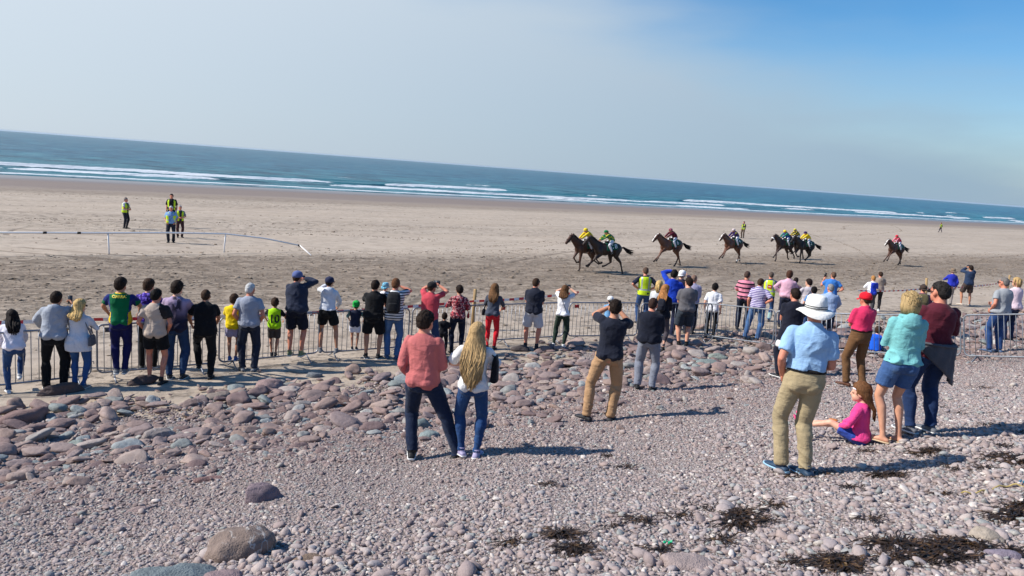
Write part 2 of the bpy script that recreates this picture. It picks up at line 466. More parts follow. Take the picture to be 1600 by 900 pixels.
def stone_mesh(name, seed, sub, shape, rough=0.18, mat=None, flatness=0.0):
    bm = bmesh.new(); bmesh.ops.create_icosphere(bm, subdivisions=sub, radius=1.0)
    rs = random.Random(seed); off = Vector((rs.uniform(-50, 50), rs.uniform(-50, 50), rs.uniform(-50, 50)))
    for v in bm.verts:
        d = v.co.normalized()
        # slightly squared-off rounding, as in worn blocks
        q = Vector([math.copysign(abs(c) ** (0.85 - flatness * 0.25), c) for c in d]); q.normalize()
        k = 1 + rough * noise.noise(d * 1.1 + off) * 1.5 + rough * 0.5 * noise.noise(d * 2.6 + off)
        mx = max(abs(c) for c in d); k *= (1 - flatness) + flatness * (0.72 / max(mx, .4))
        v.co = Vector((d.x * shape[0], d.y * shape[1], d.z * shape[2])) * k
    me = bpy.data.meshes.new(name); bm.to_mesh(me); bm.free()
    me.polygons.foreach_set('use_smooth', [True] * len(me.polygons))
    if mat: me.materials.append(mat)
    return me
lib = bpy.data.collections.new('stone_shapes'); lib2 = bpy.data.collections.new('cobble_shapes')   # shapes only, not in the scene
PEB_ME = [stone_mesh('pebble_shape', 100 + i, 2 if i < 5 else 1, (1, rs, zs), ro, M_PEB, fl) for i, (rs, zs, ro, fl) in enumerate([(0.8, 0.42, .2, 0), (0.62, 0.36, .3, .2), (0.9, 0.5, .3, .1), (0.5, 0.4, .35, .25), (0.72, 0.3, .3, .3), (0.85, 0.5, .3, 0), (0.5, 0.3, .35, 0), (0.7, 0.62, .4, 0), (0.6, 0.24, .3, 0), (0.42, 0.3, .3, 0)])]
COB_ME = [stone_mesh('cobble_shape', 200 + i, 3, (1, rs, zs), 0.26, M_COB, 0.22) for i, (rs, zs) in enumerate([(0.70, 0.30), (0.52, 0.28), (0.78, 0.38), (0.44, 0.27), (0.62, 0.22), (0.72, 0.34), (0.50, 0.36), (0.82, 0.28), (0.55, 0.20), (0.64, 0.40)])]
for c_, L, nm in ((lib, PEB_ME, 'pebble_shape'), (lib2, COB_ME, 'cobble_shape')):
    for i, me in enumerate(L):
        o = bpy.data.objects.new('%s_%02d' % (nm, i), me); c_.objects.link(o)

def scatter_tree(name, coll):
    ng = bpy.data.node_groups.new(name, 'GeometryNodeTree')
    ng.interface.new_socket('Geometry', in_out='INPUT', socket_type='NodeSocketGeometry')
    ng.interface.new_socket('Geometry', in_out='OUTPUT', socket_type='NodeSocketGeometry')
    nd = ng.nodes; lk = ng.links
    gi = nd.new('NodeGroupInput'); go = nd.new('NodeGroupOutput')
    ip = nd.new('GeometryNodeInstanceOnPoints'); ci = nd.new('GeometryNodeCollectionInfo')
    ci.inputs['Collection'].default_value = coll; ci.inputs['Separate Children'].default_value = True; ci.inputs['Reset Children'].default_value = True
    ip.inputs['Pick Instance'].default_value = True
    def attr(nm, ty):
        a = nd.new('GeometryNodeInputNamedAttribute'); a.data_type = ty; a.inputs['Name'].default_value = nm
        return next(o for o in a.outputs if o.enabled and o.name == 'Attribute')
    e2r = nd.new('FunctionNodeEulerToRotation'); lk.new(attr('rot', 'FLOAT_VECTOR'), e2r.inputs[0])
    lk.new(gi.outputs[0], ip.inputs['Points']); lk.new(ci.outputs[0], ip.inputs['Instance'])
    lk.new(attr('idx', 'INT'), ip.inputs['Instance Index']); lk.new(e2r.outputs[0], ip.inputs['Rotation']); lk.new(attr('scl', 'FLOAT_VECTOR'), ip.inputs['Scale'])
    lk.new(ip.outputs[0], go.inputs[0])
    return ng
def scatter(name, P, rot, scl, idx, coll, mat, parent=None):
    me = bpy.data.meshes.new(name); me.vertices.add(len(P)); me.vertices.foreach_set('co', P.astype(np.float32).ravel())
    a = me.attributes.new('rot', 'FLOAT_VECTOR', 'POINT'); a.data.foreach_set('vector', rot.astype(np.float32).ravel())
    a = me.attributes.new('scl', 'FLOAT_VECTOR', 'POINT'); a.data.foreach_set('vector', scl.astype(np.float32).ravel())
    a = me.attributes.new('idx', 'INT', 'POINT'); a.data.foreach_set('value', idx.astype(np.int32))
    me.materials.append(mat); me.update()
    o = link(name, me, parent)
    md = o.modifiers.new('scatter', 'NODES'); md.node_group = scatter_tree(name, coll)
    return o

def in_view(P, mu=260, mv=220):
    u, v, d = proj_np(P)
    return (d > 0.3) & (u > -mu) & (u < 1600 + mu) & (v < 900 + mv) & (v > 0)

FEET = []        # places where somebody stands or sits: filled before the stones are laid
def lay_stones():
    # --- cobbles: dart throwing, largest first
    n = 130000
    s = RNG.uniform(-14, 42, n); t = RNG.uniform(7.5, 17.6, n)
    x, y = xy(s, t); P = np.stack([x, y, gz(x, y)], 1)
    e = edge_t(s)
    med = np.interp(t, [7.5, 9, 10.5, 12, 14, 16], [0.05, 0.064, 0.085, 0.112, 0.125, 0.12])
    patch = np.array([noise.noise(Vector((a * 0.45, b * 0.45, 3.1))) for a, b in zip(s, t)])
    D = med * np.exp(RNG.normal(0, 0.52, n) + 0.35 * patch)
    D = np.clip(D, 0.05, 0.50)
    dens = np.clip((e - t) / 1.1 + 0.5, 0, 1)
    keep = in_view(P, 300, 150) & (RNG.random(n) < np.where(t > e, 0.05 * np.clip(1 - (t - e) / 1.4, 0, 1), dens)) & (RNG.random(n) < np.interp(t, [7.5, 9.0, 10.5], [0.12, 0.5, 1.0]))
    keep &= ~((D < 0.06) & (t > 12)); keep &= ~((patch < 0.08 - (e - t) * 0.22) & (t > e - 2.2) & (RNG.random(n) < .85))
    idx = np.where(keep)[0]; idx = idx[np.argsort(-D[idx])]
    cell = 0.35; gridd = {}; acc = []
    for i in idx:
        r = D[i] * 0.42
        cx, cy = int(math.floor(x[i] / cell)), int(math.floor(y[i] / cell)); ok = True
        for dx in (-2, -1, 0, 1, 2):
            for dy in (-2, -1, 0, 1, 2):
                for j in gridd.get((cx + dx, cy + dy), ()):
                    if (x[i] - x[j]) ** 2 + (y[i] - y[j]) ** 2 < (r * 0.72 + D[j] * 0.42 * 0.72) ** 2: ok = False; break
                if not ok: break
            if not ok: break
        if ok and D[i] > 0.10:
            for (fx, fy, fr) in FEET:
                if (x[i] - fx) ** 2 + (y[i] - fy) ** 2 < (fr + D[i] * 0.45) ** 2: ok = False; break
        if ok: gridd.setdefault((cx, cy), []).append(i); acc.append(i)
    acc = np.array(acc)
    D = D[acc]; P = P[acc]; k = len(acc); tt_ = t[acc]
    yaw = RNG.normal(0.55, 0.75, k); tilt = RNG.normal(0, 0.20, (k, 2)); tilt[:, 0] += 0.12
    rot = np.stack([tilt[:, 0], tilt[:, 1], yaw], 1)
    scl = np.stack([D / 2, D / 2 * RNG.uniform(0.85, 1.15, k), D / 2 * RNG.uniform(0.85, 1.2, k)], 1)
    P = P + np.stack([np.zeros(k), np.zeros(k), D * RNG.uniform(0.04, 0.24, k) + 0.015], 1)
    vi = RNG.integers(0, len(COB_ME), k)
    u, v, d = proj_np(P); px = D * F_PX / d
    inside = (u > -20) & (u < 1620) & (v < 920)
    big = np.argsort(-(px * inside))[:300]; isbig = np.zeros(k, bool); isbig[big] = True
    for i in big:
        o = bpy.data.objects.new('stone', COB_ME[vi[i]]); COL.objects.link(o); o.parent = bank
        o.location = P[i]; o.rotation_euler = rot[i]; o.scale = scl[i]
    r_ = ~isbig
    o = scatter('cobbles', P[r_], rot[r_], scl[r_], vi[r_], lib2, M_COB, bank)
    tag(o, 'the smaller cobbles between the large stones', kind='stuff')
    # --- pebbles
    n = 1500000
    s = RNG.uniform(-14, 34, n); t = RNG.uniform(-0.5, 13.5, n)
    x, y = xy(s, t); P = np.stack([x, y, gz(x, y)], 1)
    keep = in_view(P, 240, 170); s, t, P = s[keep], t[keep], P[keep]
    n = len(s); u, v, d = proj_np(P)
    patch = 0.5 * np.sin(s * 1.1 + 2.0 * np.sin(t * 0.7)) * np.sin(t * 1.5 + 1.2 * np.sin(s * 0.6)) + 0.35 * np.sin(s * 2.7 + t * 1.9) * np.sin(t * 3.1 - s)
    med = np.interp(t, [-1, 3, 5, 7, 9, 13.5], [0.052, 0.048, 0.038, 0.029, 0.036, 0.052])
    D = med * np.exp(RNG.normal(0, 0.47, n) + 0.38 * patch)
    rare = RNG.random(n) < 0.010; D[rare] *= RNG.uniform(1.6, 2.8, rare.sum())
    D = np.clip(D, 0.014, 0.17)
    # chance so that the covered share stays even
    target = np.interp(t, [-1, 4, 6.5, 9, 11, 13.5], [1.35, 1.25, 0.95, 0.8, 0.45, 0.25]) * (1 + 0.25 * patch)
    areaper = (14 + 34) * 14.0 / 1500000
    pr = target * areaper / (0.62 * D * D * 0.785)
    keep = RNG.random(n) < np.clip(pr * np.where(d > 16, 0.5, 1), 0, 1)
    P, D, t = P[keep], D[keep], t[keep]; k = len(D)
    rot = np.stack([RNG.normal(0, 0.30, k), RNG.normal(0, 0.30, k), RNG.uniform(0, 6.283, k)], 1)
    scl = np.stack([D / 2, D / 2 * RNG.uniform(0.8, 1.15, k), D / 2 * RNG.uniform(0.8, 1.25, k)], 1)
    P = P + np.stack([np.zeros(k), np.zeros(k), 0.026 + D * RNG.uniform(0.02, 0.24, k)], 1)
    o = scatter('pebbles', P, rot, scl, RNG.integers(0, len(PEB_ME), k), lib, M_PEB, bank)
    tag(o, 'loose pale purple grey pebbles covering the bank', kind='stuff')
    print('stones', isbig.sum(), r_.sum(), 'pebbles', k, round(time.time() - T0, 1))

# ---- sand clods thrown up along the racing line, and dark lumps as print shade
def lay_clods():
    m, nt, b = newmat('damp_and_shade_clod'); n = N(nt)
    oi = n.new('ShaderNodeObjectInfo')
    n.link(n.ramp(oi.outputs['Random'], [(0, (0.13, 0.098, 0.068)), (1, (0.27, 0.21, 0.152))]), b.inputs['Base Color']); b.inputs['Roughness'].default_value = 0.95
    c = bpy.data.collections.new('clod_shapes')
    for i in range(4):
        o = bpy.data.objects.new('clod_shape_%d' % i, stone_mesh('clod_shape', 300 + i, 1, (1, 0.7, 0.42), 0.45, m)); c.objects.link(o)
    k = 30000
    t = np.concatenate([RNG.normal(28.5, 4.6, k - 3000), RNG.uniform(16.5, 80, 3000)]); s = RNG.uniform(-40, 95, k)
    clump = np.sin(s * 0.8 + 3 * np.sin(t * 0.5)) * np.sin(t * 1.3 + 2 * np.sin(s * 0.23)) + RNG.normal(0, 0.45, k)
    ok = (t > 16.3) & (clump > 0.0); s, t = s[ok], t[ok]
    ts, tt_ = [s], [t]
    for j in range(56):        # lines of foot and hoof prints: dark lumps stand in for their shade
        n_ = int(RNG.integers(40, 160)); h0 = RNG.normal(0, .35) + (math.pi if RNG.random() < .5 else 0); hd = h0 + np.cumsum(RNG.normal(0, .03, n_)); st_ = RNG.uniform(.45, .9)
        s0, t0 = RNG.uniform(-25, 70), RNG.uniform(18, 88) if j % 3 else RNG.normal(30, 6)
        a_ = s0 + np.cumsum(np.cos(hd)) * st_; b_ = t0 + np.cumsum(np.sin(hd)) * st_
        for _ in range(3): ts.append(a_ + RNG.normal(0, .10, n_)); tt_.append(b_ + RNG.normal(0, .12, n_))
    s, t = np.concatenate(ts), np.concatenate(tt_)
    x, y = xy(s, t); P = np.stack([x, y, gz(x, y)], 1)
    keep = in_view(P, 200, 0) & (t > 16.3) & (t < 92)
    P = P[keep]; k = len(P)
    D = np.clip(0.055 * np.exp(RNG.normal(0, 0.45, k)), 0.02, 0.2)
    rot = np.stack([RNG.normal(0, .2, k), RNG.normal(0, .2, k), RNG.uniform(0, 6.28, k)], 1)
    o = scatter('sand_clods', P, rot, np.stack([D, D * 0.8, D * 0.55], 1), RNG.integers(0, 4, k), c, m)
    tag(o, 'loose sand clods kicked up along the racing line, and dark lumps as shade in prints', 'sand clods', kind='stuff')
lay_clods()

# ---- sea
def sea_material():
    m, nt, b = newmat('sea_water'); n = N(nt)
    co = n.new('ShaderNodeNewGeometry').outputs['Position']
    rot = n.mapping(co, rot=(0, 0, -math.atan2(ES.y, ES.x)))
    sep = n.new('ShaderNodeSeparateXYZ'); n.link(rot, sep.inputs[0]); tt = sep.outputs[1]
    a1 = n.noise(n.mapping(rot, scale=(0.006, 0.02, 1)), 1.0, 4)
    shallow = n.mrange(tt, 330, 150)
    c = n.ramp(a1, [(0.3, (0.016, 0.090, 0.145)), (0.55, (0.024, 0.122, 0.182)), (0.75, (0.034, 0.158, 0.212))])
    c = n.mix(n.math('MULTIPLY', shallow, 0.55), c, (0.045, 0.185, 0.19, 1))
    ch = n.noise(n.mapping(rot, scale=(0.07, 0.035, 1)), 1.0, 8, 0.7)
    c = n.mix(n.mrange(ch, 0.5, 0.60, 0, 0.75), c, (0.004, 0.035, 0.062, 1)); c = n.mix(n.mrange(ch, 0.47, 0.37, 0, 0.7), c, (0.06, 0.23, 0.27, 1))  # dark and light wave faces put into the water colour
    # foam carried on the mesh (crest attribute) broken up by noise
    at = n.new('ShaderNodeAttribute'); at.attribute_name = 'foam'
    fn = n.noise(n.mapping(rot, scale=(0.25, 0.6, 1)), 1.0, 6, 0.7)
    fo = n.mrange(n.math('ADD', at.outputs['Fac'], n.math('MULTIPLY_ADD', fn, 1.5, -0.75)), 0.40, 0.66)
    wc = n.noise(n.mapping(rot, scale=(0.05, 0.2, 1), loc=(5, 1, 0)), 1.0, 6, 0.6)
    fo = n.math('MAXIMUM', fo, n.math('MULTIPLY', n.mrange(wc, 0.70, 0.74), 0.35))
    c = n.mix(fo, c, (0.70, 0.73, 0.745, 1))
    n.link(c, b.inputs['Base Color'])
    n.link(n.math('MULTIPLY_ADD', fo, 0.55, 0.28), b.inputs['Roughness'])
    b.inputs['IOR'].default_value = 1.33
    b.inputs['Specular IOR Level'].default_value = 0.12
    w1 = n.noise(n.mapping(rot, scale=(0.10, 0.28, 1)), 1.0, 5, 0.6); w2 = n.noise(n.mapping(rot, scale=(0.5, 0.9, 1)), 1.0, 5, 0.6)
    bm = n.bump(w1, 0.9, 1.1); bm = n.bump(w2, 0.7, 0.22, bm)
    n.link(bm, b.inputs['Normal'])
    return m
def build_sea():
    S = np.concatenate([np.linspace(-6000, -400, 30), np.linspace(-380, -120, 60), np.linspace(-118, 420, 540), np.linspace(425, 900, 120), np.linspace(950, 9000, 40)])
    T = np.concatenate([np.linspace(130, 200, 176), np.linspace(201, 330, 130), np.linspace(335, 700, 74), np.geomspace(720, 14000, 40)])
    ss, tt = np.meshgrid(S, T)
    nz = lambda a, b, o: np.sin(a + 1.7 * np.sin(b * 0.7 + o)) * np.sin(b + 1.3 * np.sin(a * 0.6 - o))
    foam = np.zeros_like(ss); h = np.zeros_like(ss)
    # swell
    h += 0.10 * np.sin(tt * 0.42 + 1.2 * np.sin(ss * 0.02) + 0.6 * np.sin(ss * 0.07)) * np.clip((tt - 140) / 30, 0, 1) * np.clip((1500 - tt) / 800, 0.15, 1)
    # breakers: (distance from the shore edge, height, width, foam on/off pattern)
    for (t0, hh, w, ph, thr) in ((143.5, 0.12, 0.8, 0.3, -1.3), (150, 0.25, 0.7, 1.1, 0.1), (160, 0.50, 1.0, 2.2, -0.9), (179, 0.65, 1.1, 4.0, -0.5), (193, 0.6, 1.4, 5.1, 0.75), (215, 0.5, 1.8, 0.7, 1.0)):
        line = t0 + 2.4 * np.sin(ss * 0.021 + ph) + 1.2 * np.sin(ss * 0.057 + 2 * ph) + 0.5 * np.sin(ss * 0.17 + ph)
        d = tt - line
        on = np.clip((nz(ss * 0.035 + ph, ss * 0.011 + 3 * ph, ph) + 0.55 * np.sin(ss * 0.13 + ph * 5) - thr) * 1.6, 0, 1)
        h += hh * np.exp(-(d / w) ** 2) * (0.35 + 0.65 * on)
        foam = np.maximum(foam, on * np.clip(1.15 - np.abs(d + 0.8) / (w * 0.95), 0, 1))
        foam = np.maximum(foam, on * 0.40 * np.clip(1 - (-d - 0.5) / (w * 3.2), 0, 1) * (d < 0))     # wash in front of the crest
    # swash edge
    edge = 139.0 + 2.6 * np.sin(ss * 0.018 + 1) + 1.3 * np.sin(ss * 0.06 + 2) + 0.6 * np.sin(ss * 0.15)
    foam = np.maximum(foam, 0.6 * np.clip(1.2 - np.abs(tt - edge - 0.6) / 0.9, 0, 1))
    z = SEA_Z + 0.07 + h - np.clip((edge - tt) / 2.0, 0, 4) * 0.35
    x, y = xy(ss, tt)
    z = z - (x * x + y * y) / (2 * 6.37e6)
    V = np.stack([x.ravel(), y.ravel(), z.ravel()], 1); nS, nT = len(S), len(T)
    i = (np.arange(nT - 1)[:, None] * nS + np.arange(nS - 1)[None, :]).ravel()
    me = np_mesh('sea', V, np.stack([i, i + 1, i + 1 + nS, i + nS], 1))
    a = me.attributes.new('foam', 'FLOAT', 'POINT'); a.data.foreach_set('value', foam.ravel().astype(np.float32))
    o = link('sea', me, mat=sea_material()); tag(o, 'teal sea with lines of breaking white surf', kind='structure')
build_sea()
# ================================================================ PEOPLE: materials
def sc3(c, k): return tuple(min(1, x * k) for x in c[:3]) + (1,)
def fabric(rgb, kind='plain', **q):
    key = ('fab', tuple(rgb), kind, tuple(sorted((k, str(v)) for k, v in q.items())))
    if key in MATS: return MATS[key]
    m, nt, b = newmat('fabric_' + kind); n = N(nt)
    co = n.coord(); c = lin(rgb)
    f = n.noise(co, 5, 4); base = n.ramp(f, [(0.3, sc3(c, 0.86)), (0.7, sc3(c, 1.1))])
    sep = n.new('ShaderNodeSeparateXYZ'); n.link(co, sep.inputs[0])
    if kind == 'denim':
        g = n.noise(n.mapping(co, scale=(1, 1, 0.35)), 7, 5)
        base = n.mix(n.mrange(g, 0.48, 0.75, 0, 0.5), base, sc3(lin(q.get('fade', (110, 135, 165))), 1))
    elif kind == 'stripe':
        z = n.math('ADD', sep.outputs[2], n.math('MULTIPLY', n.noise(co, 3, 2), 0.02))
        w = n.math('FRACT', n.math('DIVIDE', z, q['period']))
        s_ = n.math('LESS_THAN', w, q.get('duty', 0.5))
        if 'c3' in q:
            w2 = n.math('FRACT', n.math('DIVIDE', z, q['period'] * 2)); s2 = n.math('GREATER_THAN', w2, 0.5)
            alt = n.mix(s2, lin(q['c2']), lin(q['c3']))
        else: alt = lin(q['c2'])
        base = n.mix(s_, base, alt)
    elif kind == 'grad':
        base = n.mix(n.mrange(sep.outputs[2], q['z0'], q['z1']), base, lin(q['c2']))
        if q.get('print'):
            pn = n.noise(n.mapping(co, loc=(0.3, 0, 0.2)), 9, 3)
            reg = n.math('MULTIPLY', n.mrange(sep.outputs[2], 1.17, 1.24), n.math('MULTIPLY', n.mrange(sep.outputs[0], -0.07, -0.02), n.mrange(sep.outputs[0], 0.13, 0.07)))
            base = n.mix(n.math('MULTIPLY', n.mrange(pn, 0.42, 0.5), reg), base, lin((58, 52, 70)))
    elif kind == 'pattern':
        v = n.new('ShaderNodeTexVoronoi'); v.inputs['Scale'].default_value = q.get('scale', 26); n.link(n.mapping(co, rot=(0, 0.7, 0.4)), v.inputs['Vector'])
        sx = n.new('ShaderNodeSeparateColor'); n.link(v.outputs['Color'], sx.inputs[0])
        st_ = [(i / (len(q['cols']) + 0.0), lin(cc)) for i, cc in enumerate((rgb,) + tuple(q['cols']))]
        base = n.ramp(sx.outputs[0], st_, 'CONSTANT')
    elif kind == 'heather':
        g = n.noise(co, 160, 2); base = n.mix(n.mrange(g, 0.35, 0.65, 0, 0.35), base, sc3(c, 0.6))
    n.link(base, b.inputs['Base Color'])
    b.inputs['Roughness'].default_value = q.get('rough', 0.88); b.inputs['Specular IOR Level'].default_value = 0.2
    b.inputs['Sheen Weight'].default_value = 0.08
    fo = n.noise(n.mapping(co, scale=(1, 1, 0.55), rot=(0, 0.5, 0)), 13, 3, 0.5, 0.6); we = n.noise(co, 220, 1)
    fo2 = n.noise(n.mapping(co, scale=(1, 1, 2.2), rot=(0, -0.6, 0)), 9, 3, 0.55, 1.0)
    bm = n.bump(fo, 0.5, 0.022); bm = n.bump(fo2, 0.35, 0.025, bm); bm = n.bump(we, 0.15, 0.003, bm)
    n.link(bm, b.inputs['Normal'])
    MATS[key] = m
    return m
def skin_mat(rgb=(205, 150, 122)):
    key = ('skin', rgb)
    if key in MATS: return MATS[key]
    m, nt, b = newmat('skin'); n = N(nt); co = n.coord(); c = lin(rgb)
    f = n.noise(co, 12, 4)
    n.link(n.ramp(f, [(0.3, (c[0] * 0.9, c[1] * 0.8, c[2] * 0.78, 1)), (0.7, sc3(c, 1.08))]), b.inputs['Base Color'])
    b.inputs['Roughness'].default_value = 0.55; b.inputs['Specular IOR Level'].default_value = 0.35
    b.inputs['Subsurface Weight'].default_value = 0.0
    MATS[key] = m
    return m
def hair_mat(rgb, streak=1.35):
    key = ('hair', rgb, streak)
    if key in MATS: return MATS[key]
    m, nt, b = newmat('hair'); n = N(nt); co = n.coord(); c = lin(rgb)
    f = n.noise(n.mapping(co, scale=(1, 1, 0.12)), 70, 3)
    g = n.noise(co, 9, 3)
    col = n.ramp(f, [(0.3, sc3(c, 0.5)), (0.52, c), (0.72, sc3(c, streak))])
    n.link(n.mix(n.mrange(g, 0.4, 0.7, 0, 0.35), col, sc3(c, 0.55)), b.inputs['Base Color'])
    b.inputs['Roughness'].default_value = 0.7; b.inputs['Specular IOR Level'].default_value = 0.15
    n.link(n.bump(f, 0.6, 0.01), b.inputs['Normal'])
    MATS[key] = m
    return m
M_BLACKPL = plain('black_plastic', (22, 22, 25), 0.35, vary=0.2, bump=0.0)
M_EYE = plain('eye_dark', (30, 24, 22), 0.2, bump=0.0)
M_SOLE = plain('white_rubber', (225, 224, 220), 0.7)
M_PAPER = plain('white_paper', (238, 238, 236), 0.8, vary=0.04, bump=0.0)

# ================================================================ PEOPLE: skeleton
TORSO = {'m': [(-.135, .085, .085, 0), (-.06, .160, .118, -.012), (.02, .166, .118, -.008), (.12, .152, .110, 0), (.22, .156, .112, .005), (.32, .168, .120, .004),
               (.40, .170, .110, -.006), (.44, .142, .092, -.012), (.475, .092, .074, -.014), (.505, .062, .062, -.012), (.57, .057, .060, .0)],
         'f': [(-.135, .080, .085, 0), (-.06, .170, .122, -.014), (.02, .160, .114, -.008), (.12, .128, .098, 0), (.22, .136, .106, .008), (.31, .148, .120, .012),
               (.40, .148, .100, -.004), (.44, .122, .082, -.010), (.475, .080, .064, -.012), (.505, .052, .054, -.010), (.57, .048, .051, .0)]}
def tab(T, k):
    if k <= T[0][0]: return T[0][1:]
    for a, b in zip(T, T[1:]):
        if k <= b[0]:
            f = (k - a[0]) / (b[0] - a[0]); f = f * f * (3 - 2 * f) * 0.5 + f * 0.5
            return tuple(x + (y - x) * f for x, y in zip(a[1:], b[1:]))
    return T[-1][1:]
def ik(A, T, l1, l2, pole):
    d = T - A; D = max(min(d.length, (l1 + l2) * 0.998), abs(l1 - l2) * 1.05 + 1e-3); dr = d.normalized(); T = A + dr * D
    a = (l1 * l1 - l2 * l2 + D * D) / (2 * D); h = math.sqrt(max(l1 * l1 - a * a, 0))
    pv = Vector(pole) - dr * Vector(pole).dot(dr)
    if pv.length < 1e-5: pv = dr.orthogonal()
    return A + dr * a + pv.normalized() * h, T
ARMS = {   # wrist target in the torso frame (k from the pelvis), elbow pole; x is for the right hand and mirrored for the left
    'down': ((.235, .02, -.075), (.3, -1, 0)), 'pocket': ((.185, .09, .0), (.6, -1, 0)), 'hip': ((.17, -.01, .09), (1, -.35, 0)),
    'cross': ((-.03, .20, .20), (.75, -.15, -1)), 'phone': ((.06, .30, .60), (1, .1, -.7)), 'phonehi': ((.07, .26, .66), (1, .1, -.3)), 'brow': ((.07, .17, .69), (1, .15, .1)),
    'front': ((.07, .25, .13), (1, -.5, -.3)), 'chest': ((.06, .22, .30), (1, -.1, -.7)), 'rail': ((.16, .40, .10), (1, -.5, -.3)), 'railwide': ((.26, .38, .10), (1, -.5, 0)),
    'out': ((.34, .05, .0), (.3, -1, 0)), 'hold': ((.02, .24, .33), (1, -.1, -.7)), 'wide': ((.50, .12, .44), (0, -.6, -1)), 'lap': ((.1, .28, .10), (1, -.4, -.2)), 'rein': ((.06, .36, .22), (1, -.6, 0)),
    'behind': ((.05, -.15, .05), (1, -.6, 0)), 'neck': ((.06, -.02, .62), (1, .2, .2))}
class Sk: pass
def skeleton(p):
    s = Sk(); s.T = TORSO[p.get('sex', 'm')]; s.fat = p.get('fat', 1.0); fem = p.get('sex', 'm') == 'f'
    feet = p.get('feet', ((-.105, 0, 0, 10), (.105, 0, 0, -10)))
    s.hipw = .088
    R0 = Matrix.Rotation(R(p.get('ptw', 0)), 3, 'Z')
    pel = Vector(p['pel']) if 'pel' in p else Vector(((feet[0][0] + feet[1][0]) / 2 + p.get('dx', 0), (feet[0][1] + feet[1][1]) / 2 + p.get('dy', 0), .945))
    if 'pel' not in p:
        for i, sg in ((0, -1), (1, 1)):
            hj = R0 @ Vector((sg * s.hipw, 0, -.035)); a = Vector((feet[i][0], feet[i][1], feet[i][2] + .085))
            hor = (pel + hj - a); hor.z = 0
            zmax = a.z + math.sqrt(max(.852 ** 2 - hor.length_squared, .04)) - hj.z
            pel.z = min(pel.z, zmax)
    s.pel = pel
    R1 = Matrix.Rotation(R(p.get('twist', 0)), 3, 'Z') @ Matrix.Rotation(R(p.get('side', 0)), 3, 'Y') @ Matrix.Rotation(-R(p.get('lean', 2)), 3, 'X')
    q0, q1 = R0.to_quaternion(), R1.to_quaternion()
    s.tbl = {}
    def Rk(k): 
        f = min(1, max(0, (k + .02) / .24)); return q0.slerp(q1, f * f * (3 - 2 * f)).to_matrix()
    pos = pel.copy(); st_ = .01
    s.K = []
    for i in range(0, 64):
        k = i * st_; M = Rk(k); s.K.append((pos.copy(), M)); pos = pos + M @ Vector((0, 0, st_))
    s.R1 = R1
    def at(k):
        if k <= 0: return pel + R0 @ Vector((0, 0, k)), R0
        i = min(int(k / st_), 62); P0, M = s.K[i]; return P0 + M @ Vector((0, 0, k - i * st_)), M
    s.at = at
    sw = (.146 if fem else .166) * p.get('shw', 1.0)
    P, M = at(.415); s.sh = []; s.el = []; s.wr = []; s.hdir = []
    arms = p.get('arms', 'down')
    if isinstance(arms, str): arms = (arms, arms)
    for i, sg in ((0, -1), (1, 1)):
        a = arms[i]
        if isinstance(a, str): tg, pole = ARMS[a]; tg = (tg[0] * sg, tg[1], tg[2]); pole = (pole[0] * sg, pole[1], pole[2])
        else: tg, pole = a[:2]
        up = .03 if tg[2] > .5 else 0
        A = P + M @ Vector((sg * (sw - up * .5), -.005, up))
        Tt = pel + R1 @ Vector(tg) if not (isinstance(a, tuple) and len(a) > 2) else Vector(tg)
        if isinstance(a, str): # targets ride with the upper torso
            Tt = P + M @ (Vector(tg) - Vector((0, 0, .415)))
        E, W = ik(A, Tt, .285, .25, (R1 @ Vector(pole)))
        s.sh.append(A); s.el.append(E); s.wr.append(W); s.hdir.append((W - E).normalized())
    s.hip = []; s.kn = []; s.an = []; s.fd = []
    for i, sg in ((0, -1), (1, 1)):
        H = pel + R0 @ Vector((sg * s.hipw, 0, -.035)); fx = feet[i]
        fd = R0 @ Vector((-math.sin(R(fx[3])), math.cos(R(fx[3])), 0))
        pole = Vector(p['kpole'][i]) if 'kpole' in p else fd + Vector((sg * .15, 0, 0))
        K, A = ik(H, Vector((fx[0], fx[1], fx[2] + .085)), .43, .422, pole)
        s.hip.append(H); s.kn.append(K); s.an.append(A); s.fd.append(fd)
    s.toe = p.get('toe', (0, 0))
    s.hs = p.get('hs', 1.0) * 1.05
    s.Rh = Matrix.Rotation(R(p.get('hy', 0)), 3, 'Z') @ Matrix.Rotation(-R(p.get('hp', 0)), 3, 'X') @ Matrix.Rotation(R(p.get('hr', 0)), 3, 'Y')
    nP, nM = at(.508); s.neck = nP
    s.hc = nP + (nM @ Vector((0, .014, .035)) + s.Rh @ Vector((0, .014, .070))) * s.hs
    return s

def limb(g, pts, rad, n=12): g.tube(pts, rad, n)
def bez(a, b, f): return a + (b - a) * f
def foot_rings(A, fd, grow=0.0, low=0.085, tip=0.19, toe=0.0):
    up = Vector((0, 0, 1)); sd = fd.cross(up).normalized()
    if toe: q = Matrix.Rotation(R(toe), 3, sd); fd = q @ fd; up = q @ up
    base = A - up * low
    rr = []
    for (y, w, h) in ((-.082, .018, .030), (-.07, .030, .046), (-.03, .036, .062), (.03, .039, .060), (.08, .045, .044), (.13, .046, .034), (.165, .038, .027), (tip, .018, .016)):
        hh = h / 2 + grow * .5
        rr.append((base + fd * (y + (grow if y > .1 else -grow if y < -.05 else 0)) + up * (hh), sd, up, w + grow * .8, hh, 0.8))
    return rr

